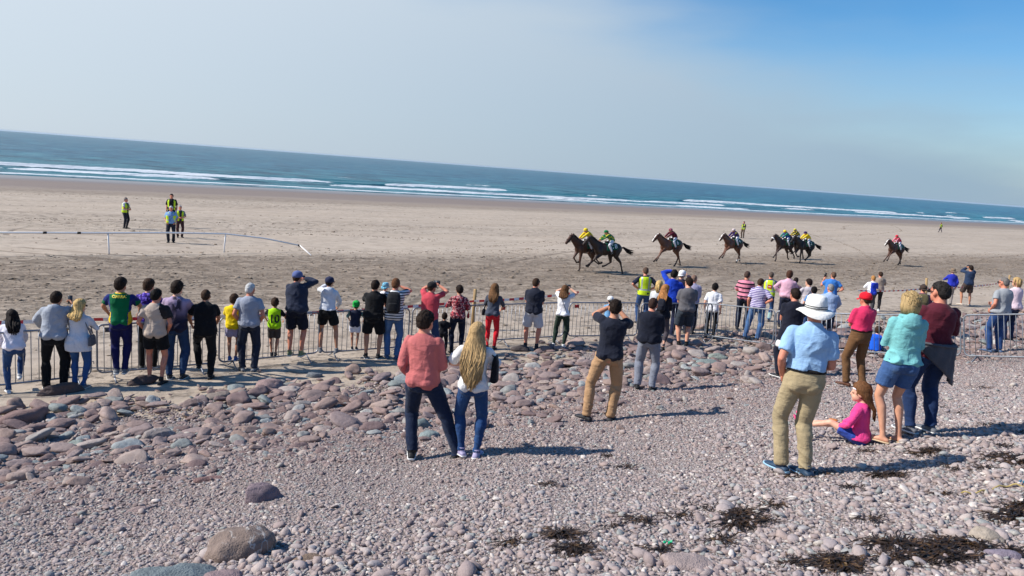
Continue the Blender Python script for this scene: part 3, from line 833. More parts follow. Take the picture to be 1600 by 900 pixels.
def hand(g, W, D, inward, curl=0.6, r=1.0):
    """palm with four fingers and a thumb leaving its side"""
    D = D.normalized(); Nn = (inward - D * inward.dot(D))
    if Nn.length < 1e-4: Nn = D.orthogonal()
    Nn.normalize(); S = D.cross(Nn).normalized()
    g.loft([(W - D * .01, S, Nn, .026, .021), (W + D * .03, S, Nn, .036, .018), (W + D * .07, S, Nn, .041, .016), (W + D * .093, S, Nn, .036, .012)], 10)
    for j, (o, L) in enumerate(((-.030, .070), (-.010, .080), (.010, .075), (.029, .060))):
        b = W + D * .082 + S * o; c = curl
        d1 = (D * math.cos(c * .6) + Nn * math.sin(c * .6)); d2 = (D * math.cos(c * 1.5) + Nn * math.sin(c * 1.5)); d3 = (D * math.cos(c * 2.2) + Nn * math.sin(c * 2.2))
        p1 = b + d1 * L * .42; p2 = p1 + d2 * L * .33; p3 = p2 + d3 * L * .28
        g.tube([b - D * .012, p1, p2, p3], [.0095, .009, .008, .0055], 6)
    b = W + D * .025 - S * .030
    d1 = (D * .62 - S * .62 + Nn * .45).normalized(); p1 = b + d1 * .04; p2 = p1 + (D * .8 - S * .15 + Nn * .55).normalized() * .034
    g.tube([b, p1, p2], [.012, .0105, .007], 6)

def npnoise(P):
    i = np.floor(P); f = P - i; w = f * f * f * (f * (f * 6 - 15) + 10); out = np.zeros(len(P))
    for dx in (0, 1):
        for dy in (0, 1):
            for dz in (0, 1):
                h = np.sin((i[:, 0] + dx) * 127.1 + (i[:, 1] + dy) * 311.7 + (i[:, 2] + dz) * 74.7) * 43758.5453
                h = (h - np.floor(h)) * 2 - 1
                out += h * (w[:, 0] if dx else 1 - w[:, 0]) * (w[:, 1] if dy else 1 - w[:, 1]) * (w[:, 2] if dz else 1 - w[:, 2])
    return out
def wrinkler(amp, kind, seed):
    off = np.array([seed * 3.7 % 50, seed * 1.3 % 50, 0.0])
    def f(me):
        nv = len(me.vertices); co = np.empty(nv * 3, np.float32); me.vertices.foreach_get('co', co); co = co.reshape(-1, 3).astype(float)
        no = np.empty(nv * 3, np.float32); me.vertices.foreach_get('normal', no); no = no.reshape(-1, 3)
        x, y, z = co.T
        if kind == 'top':
            w = 0.65 + 0.9 * np.exp(-((z - 0.98) / 0.15) ** 2) + 0.35 * np.exp(-((z - 1.25) / 0.08) ** 2)
            a = npnoise(np.stack([x * 5 + z * 4.5 * np.sign(x), y * 5, z * 8 - np.abs(x) * 5], 1) + off); b_ = npnoise(np.stack([x * 9 - z * 6, y * 9, z * 15], 1) + off); c_ = npnoise(co * 3.2 + off)
            d = amp * w * ((0.45 - np.abs(a) ** .8) * 1.5 + (0.4 - np.abs(b_)) * 0.35 + c_ * 1.0)
        else:
            w = 0.6 + 1.1 * np.exp(-((z - 0.12) / 0.14) ** 2) + 0.9 * np.exp(-((z - 0.46) / 0.1) ** 2) + 0.8 * np.exp(-((z - 0.80) / 0.07) ** 2)
            a = npnoise(np.stack([x * 5 + z * 2, y * 5, z * 10 + x * 6], 1) + off); b_ = npnoise(np.stack([x * 11, y * 11, z * 24], 1) + off); c_ = npnoise(co * 3.5 + off)
            d = amp * w * ((0.45 - np.abs(a) ** .8) * 1.4 + (0.4 - np.abs(b_)) * 0.45 + c_ * .8)
        co += no * d[:, None]
        me.vertices.foreach_set('co', co.astype(np.float32).ravel()); me.update()
    return f
def zoner(fn):
    def f(me):
        c = np.empty(len(me.polygons) * 3, np.float32); me.polygons.foreach_get('center', c); c = c.reshape(-1, 3)
        me.polygons.foreach_set('material_index', [int(fn(*map(float, q))) for q in c]); me.update()
    return f

PEOPLE = {}
_pc = [0]
def head_geo(g, s):
    c, M, h = s.hc, s.Rh, s.hs
    el = lambda o, r, nu=12, nv=9: g.ell(c + M @ (Vector(o) * h), tuple(x * h for x in r), M, nu, nv)
    el((0, -.008, .022), (.076, .096, .090), 16, 12)
    el((0, .022, -.045), (.058, .070, .066), 12, 9)
    el((0, .062, -.088), (.026, .026, .020))
    el((0, .094, -.018), (.013, .020, .024)); el((0, .078, .012), (.045, .018, .014)); el((0, .078, -.058), (.026, .016, .012))
    for sg in (-1, 1): el((sg * .077, -.006, -.012), (.011, .022, .032))

def hair_cap(g, s, grow=1.0, front=.35, nape=-.55, puff=0.0, seed=0, tufts=0):
    """short hair: a shell over crown and back of the head that dives under the skin at the face and nape"""
    off = Vector((seed * 1.7, seed * .9, 0))
    sst = lambda v: (lambda c: c * c * (3 - 2 * c))(min(1, max(0, v)))
    def fn(d):
        q = min(1, max(0, (d.y + .45) / 1.15)); line = nape + (front - nape) * q      # hairline height at this azimuth
        ear = math.exp(-((d.y + .02) / .36) ** 2) * (1 if abs(d.x) > .5 else 0)
        line = line * (1 - ear) + max(line, .06 if nape > -.9 else line) * ear + .07 * noise.noise(d * 7 + off)
        x = d.z - line; k = sst((x + .07) / .10)
        sp = 1 + (.05 * noise.noise(d * 11 + off) + .05 * noise.noise(d * 5 + off) + .04 * noise.noise(d * 23 + off)) * sst(x / .3)
        low = 1 + .26 * max(0, -d.z) * max(0, min(1, .45 - d.y))
        return (.80 + .085 * k + (.115 + puff * max(0, d.z + .2)) * sst((x + .02) / .42)) * grow * sp * low
    C0, RR = s.hc + s.Rh @ (Vector((0, -.010, .020)) * s.hs), (.085 * s.hs, .107 * s.hs, .102 * s.hs)
    g.ell(C0, RR, s.Rh, 32, 24, fn)
    if tufts:
        rs = random.Random(seed + 9)
        for _ in range(tufts):
            d = Vector((rs.gauss(0, 1), rs.gauss(0, 1), rs.gauss(0, 1))); d.normalize(); k = fn(d)
            if k < .9 * grow: continue
            P = lambda q, dd: C0 + s.Rh @ Vector((dd.x * RR[0] * q, dd.y * RR[1] * q, dd.z * RR[2] * q))
            e = (d + Vector((rs.uniform(-.25, .25), rs.uniform(-.35, .1), rs.uniform(-.45, .05)))).normalized()
            g.tube([P(k * .98, d), P(k * 1.015, d.lerp(e, .5).normalized()), P(k * rs.uniform(.98, 1.045), e)], [.0042, .0036, .001], 4, .6)

def person(u, vf, vh, label, rel=0.0, **p):
    _pc[0] += 1; sd = _pc[0]
    s = skeleton(p)
    top_n = (s.hc + Vector((0, 0, .112 * s.hs))).z + p.get('hatz', 0)      # height of the crown in this pose, unscaled
    if 'at' in p:
        loc, yaw, scale = p['at']
    else:
        lift = p.get('lift', 0.0); loc = hit(u, vf, lift)
        yaw = math.atan2(-loc.x, loc.y) + R(rel)
        if 'h' in p: scale = p['h'] / 1.75
        else:
            lo, hi = .3, 2.6
            for _ in range(30):
                mid = (lo + hi) / 2
                if proj(loc + Vector((0, 0, mid)))[1] > vh: lo = mid
                else: hi = mid
            scale = lo / top_n
        FEET.append((loc.x, loc.y, 0.16))
        if not lift: loc = loc + Vector((0, 0, .045 * min(1, max(0, (15.5 - st(loc.x, loc.y)[1]) / 2))))
    root = empty('person', loc, yaw, scale)
    tag(root, label, p.get('cat', 'person'), p.get('group'))
    d = (loc - Vector((0, 0, CAM_Z))).length
    vox = p.get('vox', .0095 if d < 12 else .0155 if d < 26 else .024) / max(.6, scale) if scale < 1 else p.get('vox', .0095 if d < 12 else .0155 if d < 26 else .024)
    near = d < 12
    sk = skin_mat(p.get('skin', (205, 150, 122)))
    th = p.get('thin', 1.0) * (.9 if p.get('sex') == 'f' else 1.0)
    # ---- body: one continuous surface
    g = G()
    rings = []
    for k in (-.135, -.10, -.06, -.02, .02, .07, .12, .17, .22, .27, .32, .36, .40, .43, .455, .485, .515, .545, .57):
        P, M = s.at(k); rx, ry, yo = tab(s.T, k); rx *= th ** .5
        rings.append((P + M @ Vector((0, yo, 0)), M @ Vector((1, 0, 0)), M @ Vector((0, 1, 0)), rx * .96, ry * .96, .9 if k < .45 else 1))
    g.loft(rings, 18)
    g.tube([s.neck - Vector((0, 0, .03)), s.hc + s.Rh @ Vector((0, -.02, -.03))], [.052 * th, .05 * th], 12)
    head_geo(g, s)
    for i in (0, 1):
        A, E, W = s.sh[i], s.el[i], s.wr[i]
        limb(g, [A + (A - E) * .05, bez(A, E, .35), bez(A, E, .8), E, bez(E, W, .3), bez(E, W, .75), W, W + s.hdir[i] * .02], [x * th for x in (.046, .047, .041, .038, .041, .033, .026, .025)])
        H, K, An = s.hip[i], s.kn[i], s.an[i]
        back = -s.fd[i] * .018
        limb(g, [H + Vector((0, 0, .02)), bez(H, K, .3), bez(H, K, .75), K, bez(K, An, .28) + back, bez(K, An, .55) + back * .6, bez(K, An, .88), An - Vector((0, 0, .03))], [x * th for x in (.088, .084, .066, .056, .058, .048, .036, .038)], 14)
        g.loft(foot_rings(An, s.fd[i], -.004, toe=s.toe[i]), 10)
    def fin_body(o):
        bm = bmesh.new(); bm.from_mesh(o.data)
        hg = G()
        for i, sg in ((0, -1), (1, 1)):
            mid, M = s.at(.25); inw = (M @ Vector((-sg, .35, 0)))
            if s.wr[i].z > s.sh[i].z - .02: inw = M @ Vector((-sg * .7, .1, -.3))
            hand(hg, s.wr[i], s.hdir[i], inw, p.get('curl', .7))
        if near or p.get('face'):
            for sg in (-1, 1): hg.ell(s.hc + s.Rh @ (Vector((sg * .031, .083, .0)) * s.hs), (.012, .008, .008), s.Rh, 6, 5, mi=1)
        hm = hg.mesh('h'); bm.from_mesh(hm); bm.to_mesh(o.data); bm.free(); bpy.data.meshes.remove(hm)
        o.data.polygons.foreach_set('use_smooth', [True] * len(o.data.polygons)); o.data.update()
    mk('body', g, [sk, M_EYE], root, max(vox, .0125 if near else .0165), 3, fin_body)
    # ---- trousers / shorts
    b = p.get('bot')
    if b:
        e = b.get('e', .014); g = G(); ln = b.get('ln', 'long'); wst = b.get('waist', .075)
        rings = []
        hm_ = p.get('top', {}).get('hem', -.045) if p.get('top') else 9
        for k in (-.15, -.11, -.06, -.02, .03, wst):
            P, M = s.at(k); rx, ry, yo = tab(s.T, k); rx *= s.fat if k > -.05 else 1
            if k > hm_ + .035: rx -= .016; ry -= .016
            rings.append((P + M @ Vector((0, yo, 0)), M @ Vector((1, 0, 0)), M @ Vector((0, 1, 0)), rx + e * .6, ry + e * .6, .9))
        g.loft(rings, 18)
        P, M = s.at(-.055)
        for sg in (-1, 1): g.ell(P + M @ Vector((sg * .072, -.058, -.022)), (.084 * b.get('bum', 1), .076 * b.get('bum', 1), .076), M, 12, 8)
        for i in (0, 1):
            H, K, An = s.hip[i], s.kn[i], s.an[i]; back = -s.fd[i] * .012
            if ln == 'long':
                hem = b.get('hem', .058)
                limb(g, [H + Vector((0, 0, .03)), bez(H, K, .25), bez(H, K, .75), K, bez(K, An, .3) + back, bez(K, An, .7) + back * .5, bez(K, An, .93), bez(K, An, b.get('end', 1.04))],
                     [.092 + e * .5, .090 * th ** .5 + e * .6, .070 + e * .8, .058 + e, .060 + e * .9, hem + e * .35, hem + e * .1, hem + .004], 16)
            else:
                f = {'short': .42, 'knee': .88, 'mid': .66}[ln]; fl = b.get('flare', .014)
                pts = [H + Vector((0, 0, .03)), bez(H, K, .2), bez(H, K, f * .6), bez(H, K, f)]
                limb(g, pts, [.094 + e * .5, .094 + e * .7, .084 + e + fl * .5, .080 + e + fl if ln == 'short' else .072 + e + fl], 16)
        mt = b['m'] if isinstance(b['m'], list) else [b['m']]
        wr_ = wrinkler(b.get('amp', .0085 if near else .0085), 'bot', sd); zn = zoner(b['zone']) if 'zone' in b else None
        def fin_b(o, wr_=wr_, zn=zn): 
            wr_(o.data)
            if zn: zn(o.data)
        mk('trousers' if ln == 'long' else 'shorts', g, mt, root, vox, 3, fin_b)
        if b.get('belt'):
            g = G(); rings = []
            for k in (wst - .028, wst - .026, wst + .006, wst + .008):
                P, M = s.at(k); rx, ry, yo = tab(s.T, k); rx *= s.fat; gg = .007 if k in (wst - .026, wst + .006) else .0
                rings.append((P + M @ Vector((0, yo, 0)), M @ Vector((1, 0, 0)), M @ Vector((0, 1, 0)), rx + e * .6 + gg, ry + e * .6 + gg, .9))
            mk('belt', g.loft(rings, 20), b['belt'], root)
    # ---- shirt
    t = p.get('top')
    if t:
        e = t.get('e', .016); g = G(); hem = t.get('hem', -.045); rings = []; fl = t.get('flare', .012)
        ks = [k for k in (-.30, -.24, -.18, -.12, -.08, -.04, .0, .05, .10, .15, .20, .25, .30, .35, .39, .42, .445, .47, .49, .505) if k > hem + .015]
        for k in [hem] + ks:
            P, M = s.at(k); rx, ry, yo = tab(s.T, max(k, -.06)); w = max(0, (.16 - k) / .2); w = min(1, w)
            fk = s.fat if k < .33 else 1 + (s.fat - 1) * max(0, (.45 - k) / .12)
            neck = 0 if k < .47 else (k - .47) / .035
            ee = e * (1 - .7 * min(1, neck)) + fl * w
            if k < -.06: P = P
            lrx = max(rx * fk, t.get('straight', 0) * .165) + ee
            rings.append((P + M @ Vector((0, yo + (fk - 1) * .02, 0)), M @ Vector((1, 0, 0)), M @ Vector((0, 1, 0)), lrx, ry * fk + ee, .9 if k < .44 else 1))
        g.loft(rings, 20)
        if hem < .02:
            P, M = s.at(-.05)
            for sg in (-1, 1): g.ell(P + M @ Vector((sg * .070, -.058, max(.0, hem + .075))), (.096 + e * .5, .092 + e, .090), M, 12, 8, (lambda d: 1.0 if d.z > -.35 else .93))
        sl = t.get('sl', 'short'); se = t.get('se', .016)
        for i in (0, 1):
            A, E, W = s.sh[i], s.el[i], s.wr[i]
            inn = A + (Vector(s.at(.40)[0]) - A) * .25
            g.ell(A - Vector((0, 0, .006)), (.050 * th + se * .6,) * 3, None, 10, 8)
            if sl == 'short': limb(g, [inn, A + (E - A) * .06, bez(A, E, .35), bez(A, E, t.get('sf', .64))], [.055, .053 * th + se, .052 * th + se, .052 * th + se * 1.15])
            elif sl == 'half': limb(g, [inn, A + (E - A) * .06, bez(A, E, .5), E, bez(E, W, .15)], [.055, .053 * th + se, .050 * th + se, .046 * th + se, .044 * th + se])
            elif sl == 'long': limb(g, [inn, A + (E - A) * .06, bez(A, E, .5), E, bez(E, W, .35), bez(E, W, .8), bez(E, W, .98)], [.055, .053 * th + se, .050 * th + se, .046 * th + se, .044 * th + se, .034 * th + se, .029 * th + se * .8])
        if t.get('hood'):
            P, M = s.at(.43)
            g.ell(P + M @ Vector((0, -.105, .012)), (.105, .048, .088), M @ Matrix.Rotation(R(-8), 3, 'X'), 14, 9)
            P, M = s.at(.478)
            g.tube([P + M @ Vector((math.cos(a) * .094, math.sin(a) * .085 - .022, .004 - .006 * math.sin(a))) for a in [math.pi * (.85 + 1.3 * i / 12) for i in range(13)]], .026, 8)
        if t.get('collar'):
            P, M = s.at(.488)
            g.tube([P + M @ Vector((math.cos(a) * .070, math.sin(a) * .068 - .006, .012 - .018 * math.sin(a))) for a in [2 * math.pi * i / 14 for i in range(15)]], [.014] * 15, 7)
        mt = t['m'] if isinstance(t['m'], list) else [t['m']]
        wr_ = wrinkler(t.get('amp', .0115 if near else .0105), 'top', sd + 100); zn = zoner(t['zone']) if 'zone' in t else None
        extra = t.get('print')
        def fin_t(o, wr_=wr_, zn=zn, extra=extra):
            wr_(o.data)
            if zn: zn(o.data)
            if extra: extra(o, root, s)
        s.shirt = mk(t.get('name', 'shirt'), g, mt, root, vox, 3, fin_t)
    # ---- sleeveless safety vest over the shirt
    v = p.get('vest')
    if v:
        g = G(); rings = []
        for k in (-.07, -.02, .05, .10, .15, .20, .25, .30, .35, .39, .42, .445, .465):
            P, M = s.at(k); rx, ry, yo = tab(s.T, max(k, -.06)); fk = s.fat if k < .33 else 1
            rings.append((P + M @ Vector((0, yo, 0)), M @ Vector((1, 0, 0)), M @ Vector((0, 1, 0)), (rx * fk + .030) * (1 if k < .38 else 1 - (k - .38) * 1.6), ry * fk + .034, .85))
        g.loft(rings, 20)
        zn = zoner(v['zone']); ex = v.get('print')
        def fin_v(o, zn=zn, ex=ex):
            zn(o.data)
            if ex: ex(o, root, s)
        s.vest = mk('safety_vest', g, v['m'], root, vox, 2, fin_v)
    # ---- shoes and socks
    sh = p.get('shoes')
    if sh is not None:
        for i in (0, 1):
            A = s.an[i]; g = G(); g.loft(foot_rings(A, s.fd[i], .008, toe=s.toe[i]), 12)
            up = p.get('boot', .03)
            if up > 0: g.tube([A - Vector((0, 0, .045)), A + Vector((0, 0, up)) - s.fd[i] * .008], [.045, .043], 12)
            o = mk('shoe', g, sh, root, None if d > 26 else .010 / min(1, scale), 2)
            if p.get('sole') and d < 24:
                g = G(); rr = foot_rings(A, s.fd[i], .012, toe=s.toe[i])
                rr = [(c - Vector((0, 0, h - .010)), X, Y, w, .013, .7) for (c, X, Y, w, h, q) in rr]
                mk('sole', g.loft(rr, 12), p['sole'], o)
    if p.get('socks'):
        for i in (0, 1):
            A, K = s.an[i], s.kn[i]; g = G()
            g.tube([A - Vector((0, 0, .03)), bez(A, K, .12), bez(A, K, p.get('sockf', .3))], [.046, .044, .054], 12)
            mk('sock', g, p['socks'], root)
    # ---- hair and headgear
    hr = p.get('hair', ('short', (45, 34, 28)))
    if hr: build_hair(hr, s, root, near, sd, d)
    if p.get('hat'): build_hat(p['hat'], s, root)
    if p.get('glasses'):
        g = G()
        for sg in (-1, 1): g.ell(s.hc + s.Rh @ (Vector((sg * .034, .098, .002)) * s.hs), (.030, .008, .021), s.Rh, 10, 6); g.tube([s.hc + s.Rh @ Vector((sg * .066, .09, .008)), s.hc + s.Rh @ Vector((sg * .085, .0, .004))], .0045, 6)
        mk('sunglasses', g, M_BLACKPL, root)
    s.root = root; s.scale = scale; s.M = Matrix.Translation(loc) @ Matrix.Rotation(yaw, 4, 'Z') @ Matrix.Scale(scale, 4)
    s.loc, s.yaw, s.d = loc, yaw, d
    return s

def lock(g, pts, r, n=5, flat=.5, hint=None):
    g.tube(pts, r, n, flat, hint)
def build_hair(hr, s, root, near, sd, dist):
    kind, rgb = hr[0], hr[1]; o_ = hr[2] if len(hr) > 2 else {}
    m = hair_mat(tuple(rgb), o_.get('streak', 1.35)); g = G(); rs = random.Random(sd)
    h = s.hs; tf = 900 if near else 110 if dist < 26 else 0
    if kind == 'crop': hair_cap(g, s, .965, .35, -.82, 0, sd, tf // 2)
    elif kind == 'short': hair_cap(g, s, .975, .34, -.92, .05, sd, tf)
    elif kind == 'thick': hair_cap(g, s, 1.05, .36, -.92, .13, sd, tf)
    elif kind == 'bald': hair_cap(g, s, .965, 1.4, -.78, 0, sd)
    elif kind == 'bob':
        hair_cap(g, s, 1.03, .30, -.85, .06, sd, tf)
        for i in range(260 if near else 16):
            a = rs.uniform(math.pi * .95, math.pi * 2.05); z0 = rs.uniform(.02, .09)
            c = s.hc; P0 = c + s.Rh @ (Vector((math.cos(a) * .088, math.sin(a) * .10 - .01, z0)) * h)
            P1 = c + s.Rh @ (Vector((math.cos(a) * .095, math.sin(a) * .110 - .010, -.03)) * h); P2 = c + s.Rh @ (Vector((math.cos(a) * .080, math.sin(a) * .092 - .010, -.085 - rs.uniform(0, .035))) * h)
            g.tube([P0, P1, P2], [.006, .007, .002] if near else [.020, .022, .010], 6, .6)
    elif kind in ('long', 'wavy'):
        hair_cap(g, s, 1.10, .36, -1.2, .10, sd)
        L = o_.get('len', .38); nl = (520 if near else 50); W = o_.get('w', .12)
        up, M = s.at(.42)
        for i in range(nl):
            f = rs.uniform(-1, 1); a = math.pi * 1.5 + f * 1.35; lay = rs.uniform(.6, 1.0)
            c = s.hc
            P0 = c + s.Rh @ (Vector((math.cos(a) * .085, math.sin(a) * .098 - .01, rs.uniform(.03, .09))) * h)
            P1 = c + s.Rh @ (Vector((math.cos(a) * .108, math.sin(a) * .122 - .012, -.04)) * h)
            LL = L * (1 - .25 * abs(f)) * rs.uniform(.72, 1.05); pts = [P0, P1]; rad = [.007, .008] if near else [.012, .017]
            bx = f * W; by = -.105 - .045 * lay - .02 * (1 - f * f)
            ph, am = rs.uniform(0, 6.28), rs.uniform(.006, .016) * (1.2 if kind == 'wavy' else .4)
            nseg = 8 if near else 4
            for j in range(1, nseg + 1):
                q = j / nseg; zz = .0 - LL * q
                tgt = s.neck + M @ Vector((bx * (1 - .25 * q * q) + math.sin(ph + q * 9) * am, by - .035 * math.sin(q * 2.2) + math.cos(ph + q * 8) * am * .6, zz))
                bl = min(1, q * 2.2); p1 = P1 + Vector((0, 0, -LL * q)); pts.append(p1.lerp(tgt, bl)); rad.append(.0078 * (1 - .72 * q ** 2.2) if near else .026 * (1 - .65 * q ** 2))
            g.tube(pts, rad, 5, .55)
    elif kind == 'pony':
        hair_cap(g, s, 1.03, .36, -.5, .05, sd); c = s.hc
        B = c + s.Rh @ (Vector((0, -.105, .03)) * h); L = o_.get('len', .28)
        for i in range(26 if near else 9):
            x, ph = rs.uniform(-.05, .05), rs.uniform(0, 6)
            g.tube([B + s.Rh @ Vector((x * .3, .02, 0)), B + s.Rh @ Vector((x * .7, -.045, -.0)), B + s.Rh @ Vector((x, -.06 + .01 * math.sin(ph), -L * .45)), B + s.Rh @ Vector((x * .6 + .01 * math.sin(ph), -.04, -L * rs.uniform(.85, 1.1)))], [.012, .018, .018, .005], 5, .6)
    o = mk('hair', g, m, root)
    if kind == 'pony' and o_.get('tie'):
        g = G(); g.tube([s.hc + s.Rh @ (Vector((math.cos(a) * .022, -.118, .03 + math.sin(a) * .022)) * h) for a in [6.283 * i / 10 for i in range(11)]], .007, 6); mk('hair_tie', g, o_['tie'], o)
def build_hat(hat, s, root):
    kind, m = hat[0], hat[1]; h = s.hs; g = G(); c, M = s.hc, s.Rh
    L = lambda x, y, z: c + M @ (Vector((x, y, z)) * h)
    X, Y = M @ Vector((1, 0, 0)), M @ Vector((0, 1, 0))
    if kind in ('cap', 'helmet'):
        gr = 1.05 if kind == 'cap' else 1.16
        for_ = []
        for (z, r) in ((.012, 1.0), (.05, 1.01), (.085, .93), (.108, .74), (.124, .45), (.130, .1)):
            for_.append((L(0, -.008, z + (.008 if kind == 'helmet' else 0)), X, Y, .089 * h * r * gr, .108 * h * r * gr))
        g.loft(for_, 20)
        back = -1 if len(hat) > 2 and hat[2] == 'back' else 1
        v, f = [], []; nn_ = 12; ext = .075 if kind == 'cap' else .05
        for i in range(nn_ + 1):
            a = math.pi * (.12 + .76 * i / nn_)
            for (k, dz) in ((0, .026), (1, .0)):
                for th_ in (0, -.006):
                    ex = ext * math.sin(a) ** .7 * k
                    v.append(L(math.cos(a) * .086 * gr, back * (math.sin(a) * .100 * gr + ex) - .008, dz + th_ - (.012 if kind == 'cap' else 0)))
        for i in range(nn_):
            o = i * 4; f += [(o, o + 4, o + 6, o + 2), (o + 1, o + 3, o + 7, o + 5), (o + 2, o + 6, o + 7, o + 3)]
        g.add(v, f)
        ht = mk('cap' if kind == 'cap' else 'helmet', g, m, root)
        g2 = G(); g2.ell(L(0, -.008, .134), (.010, .010, .006), M, 8, 5); mk('button', g2, m, ht)
    else:
        rb = hat[2] if len(hat) > 2 else .165; top = hat[3] if len(hat) > 3 else .135
        rr = [(L(0, -.008, .018), X, Y, .093 * h, .112 * h), (L(0, -.008, .07), X, Y, .091 * h, .110 * h), (L(0, -.008, top - .02), X, Y, .080 * h, .096 * h), (L(0, -.008, top - .003), X, Y, .062 * h, .078 * h), (L(0, -.008, top), X, Y, .02 * h, .03 * h)]
        g.loft(rr, 24)
        n_ = 28; v, f = [], []
        for i in range(n_):
            a = 2 * math.pi * i / n_; dro = .020 * math.cos(a * 2) - .012 * abs(math.sin(a * 1.5 + 1))
            for (r, z) in ((.9, .022), (1.0, .022), ((rb + .11) / 2 / .1, .012 + dro * .4), (rb / .1, -.012 + dro), (rb / .1 - .02, -.018 + dro), (1.0, .014)):
                v.append(L(math.cos(a) * .093 * r, math.sin(a) * .105 * r - .008, z))
        for i in range(n_):
            a, b_ = i * 6, ((i + 1) % n_) * 6
            for k in range(5): f.append((a + k, a + k + 1, b_ + k + 1, b_ + k))
        g.add(v, f); ht = mk('sun_hat', g, m, root)
        if len(hat) > 4 and hat[4]:
            g = G(); g.loft([(L(0, -.008, z), X, Y, .0955 * h, .1145 * h) for z in (.030, .036)], 24); mk('hat_band', g, hat[4], ht)
            g = G(); g.loft([(L(0, -.008, z), X, Y, .0955 * h, .1145 * h) for z in (.048, .053)], 24); mk('hat_band', g, hat[4], ht)

# ---- things carried, each an object of its own
def world_obj(name, g, mat, s, label, cat, group=None, vox=None, smooth=2):
    """an object built in the person's frame but standing on its own in the scene"""
    root = bpy.data.objects.new(name, None)
    o = mk(name, g, mat, None, vox, smooth); bpy.data.objects.remove(root)
    o.matrix_world = s.M; return tag(o, label, cat, group)
def child_of(o, name, g, mat): return mk(name, g, mat, o)
def phone(s, label, both=True, i=1):
    a = (s.wr[0] + s.hdir[0] * .10 + s.wr[1] + s.hdir[1] * .10) / 2 if both else s.wr[i] + s.hdir[i] * .10
    g = G(); w, h_ = (.075, .038) if both else (.036, .074)
    g.box(a + Vector((0, .012, .015)), (w, .005, h_)); o = world_obj('phone', g, M_BLACKPL, s, label, 'phone')
    g = G(); g.box(a + Vector((0, .0063, .015)), (w * .92, .0012, h_ * .92)); child_of(o, 'screen', g, plain('phone_screen', (60, 66, 72), 0.15, bump=0))
    return o
def strap_pts(s, k0, x0, k1, x1, grow=.028, n=9, front=False):
    out = []
    for i in range(n):
        f = i / (n - 1); k = k0 + (k1 - k0) * f; x = x0 + (x1 - x0) * f
        P, M = s.at(k); rx, ry, yo = tab(s.T, max(k, -.06)); rx = (rx * (s.fat if k < .33 else 1) + grow); ry = ry * (s.fat if k < .33 else 1) + grow
        q = max(0, 1 - (x / rx) ** 2) ** .5
        out.append(P + M @ Vector((x, yo + (1 if front else -1) * ry * q, 0)))
    return out
def backpack(s, m, label, m2=None, size=1.0):
    P, M = s.at(.26); g = G()
    X, Y, Z = M @ Vector((1, 0, 0)), M @ Vector((0, 1, 0)), M @ Vector((0, 0, 1))
    b = -.20 * 1.0
    g.loft([(P + Z * z * size + Y * (b + yo), X, Y, w * size, dd * size, .7) for z, w, dd, yo in ((-.21, .10, .05, .01), (-.19, .135, .085, 0), (-.05, .145, .095, -.01), (.10, .14, .085, 0), (.18, .12, .065, .01), (.22, .07, .035, .025))], 18)
    o = world_obj('backpack', g, m, s, label, 'backpack', None, .012)
    g = G(); g.loft([(P + Z * z * size + Y * (b - .085), X, Y, w * size, .035, .7) for z, w in ((-.17, .09), (-.16, .105), (-.02, .10), (-.0, .08))], 14); child_of(o, 'pocket', g, m2 or m)
    for sg in (-1, 1):
        g = G(); pts = strap_pts(s, .47, sg * .105, .28, sg * .12, .024, 5, True); pts = [P + Z * .17 + Y * (b + .06) + X * sg * .08] + pts + [P - Z * .16 + Y * (b + .06) + X * sg * .12]
        g.tube(pts, .018, 6, .4); child_of(o, 'strap', g, m2 or m)
    return o
def hangbag(s, m, label, side=1, k=.0, w=.11, h=.12, dd=.05, cross=False, strap=True, x=None, y=0.0, name='shoulder_bag', cat='bag'):
    P, M = s.at(max(k, 0)); x = (x if x is not None else .235) * side
    c = s.pel + Vector((x, y, k)); g = G(); X, Y, Z = Vector((0, 1, 0)), Vector((1, 0, 0)), Vector((0, 0, 1))
    if cross: X, Y = Vector((1, 0, 0)), Vector((0, 1, 0))
    g.loft([(c + Z * z, X, Y, ww, d_, .65) for z, ww, d_ in ((-h, w * .7, dd * .5), (-h * .9, w, dd), (h * .5, w * .95, dd * .8), (h * .9, w * .8, dd * .4), (h, w * .6, dd * .2))], 14)
    o = world_obj(name, g, m, s, label, cat, None, .010)
    if strap:
        top = s.sh[0 if side < 0 else 1] + Vector((-side * .06, 0, .055))
        if cross: top = s.sh[1 if side < 0 else 0] + Vector((side * .09, -.02, .05))
        g = G(); a = c + Z * h * .9
        if cross:
            pts = strap_pts(s, .48, -side * .085, .10, side * .13, .026, 9) + [a]
        else: pts = [a + Vector((0, -.05, 0)), a.lerp(top, .5) + Vector((0, -.06, 0)), top + Vector((0, -.06, -.03)), top, top + Vector((0, .06, -.04)), a.lerp(top, .5) + Vector((0, .09, 0)), a + Vector((0, .05, 0))]
        g.tube(pts, .009, 6, .6); child_of(o, 'strap', g, m)
    return o
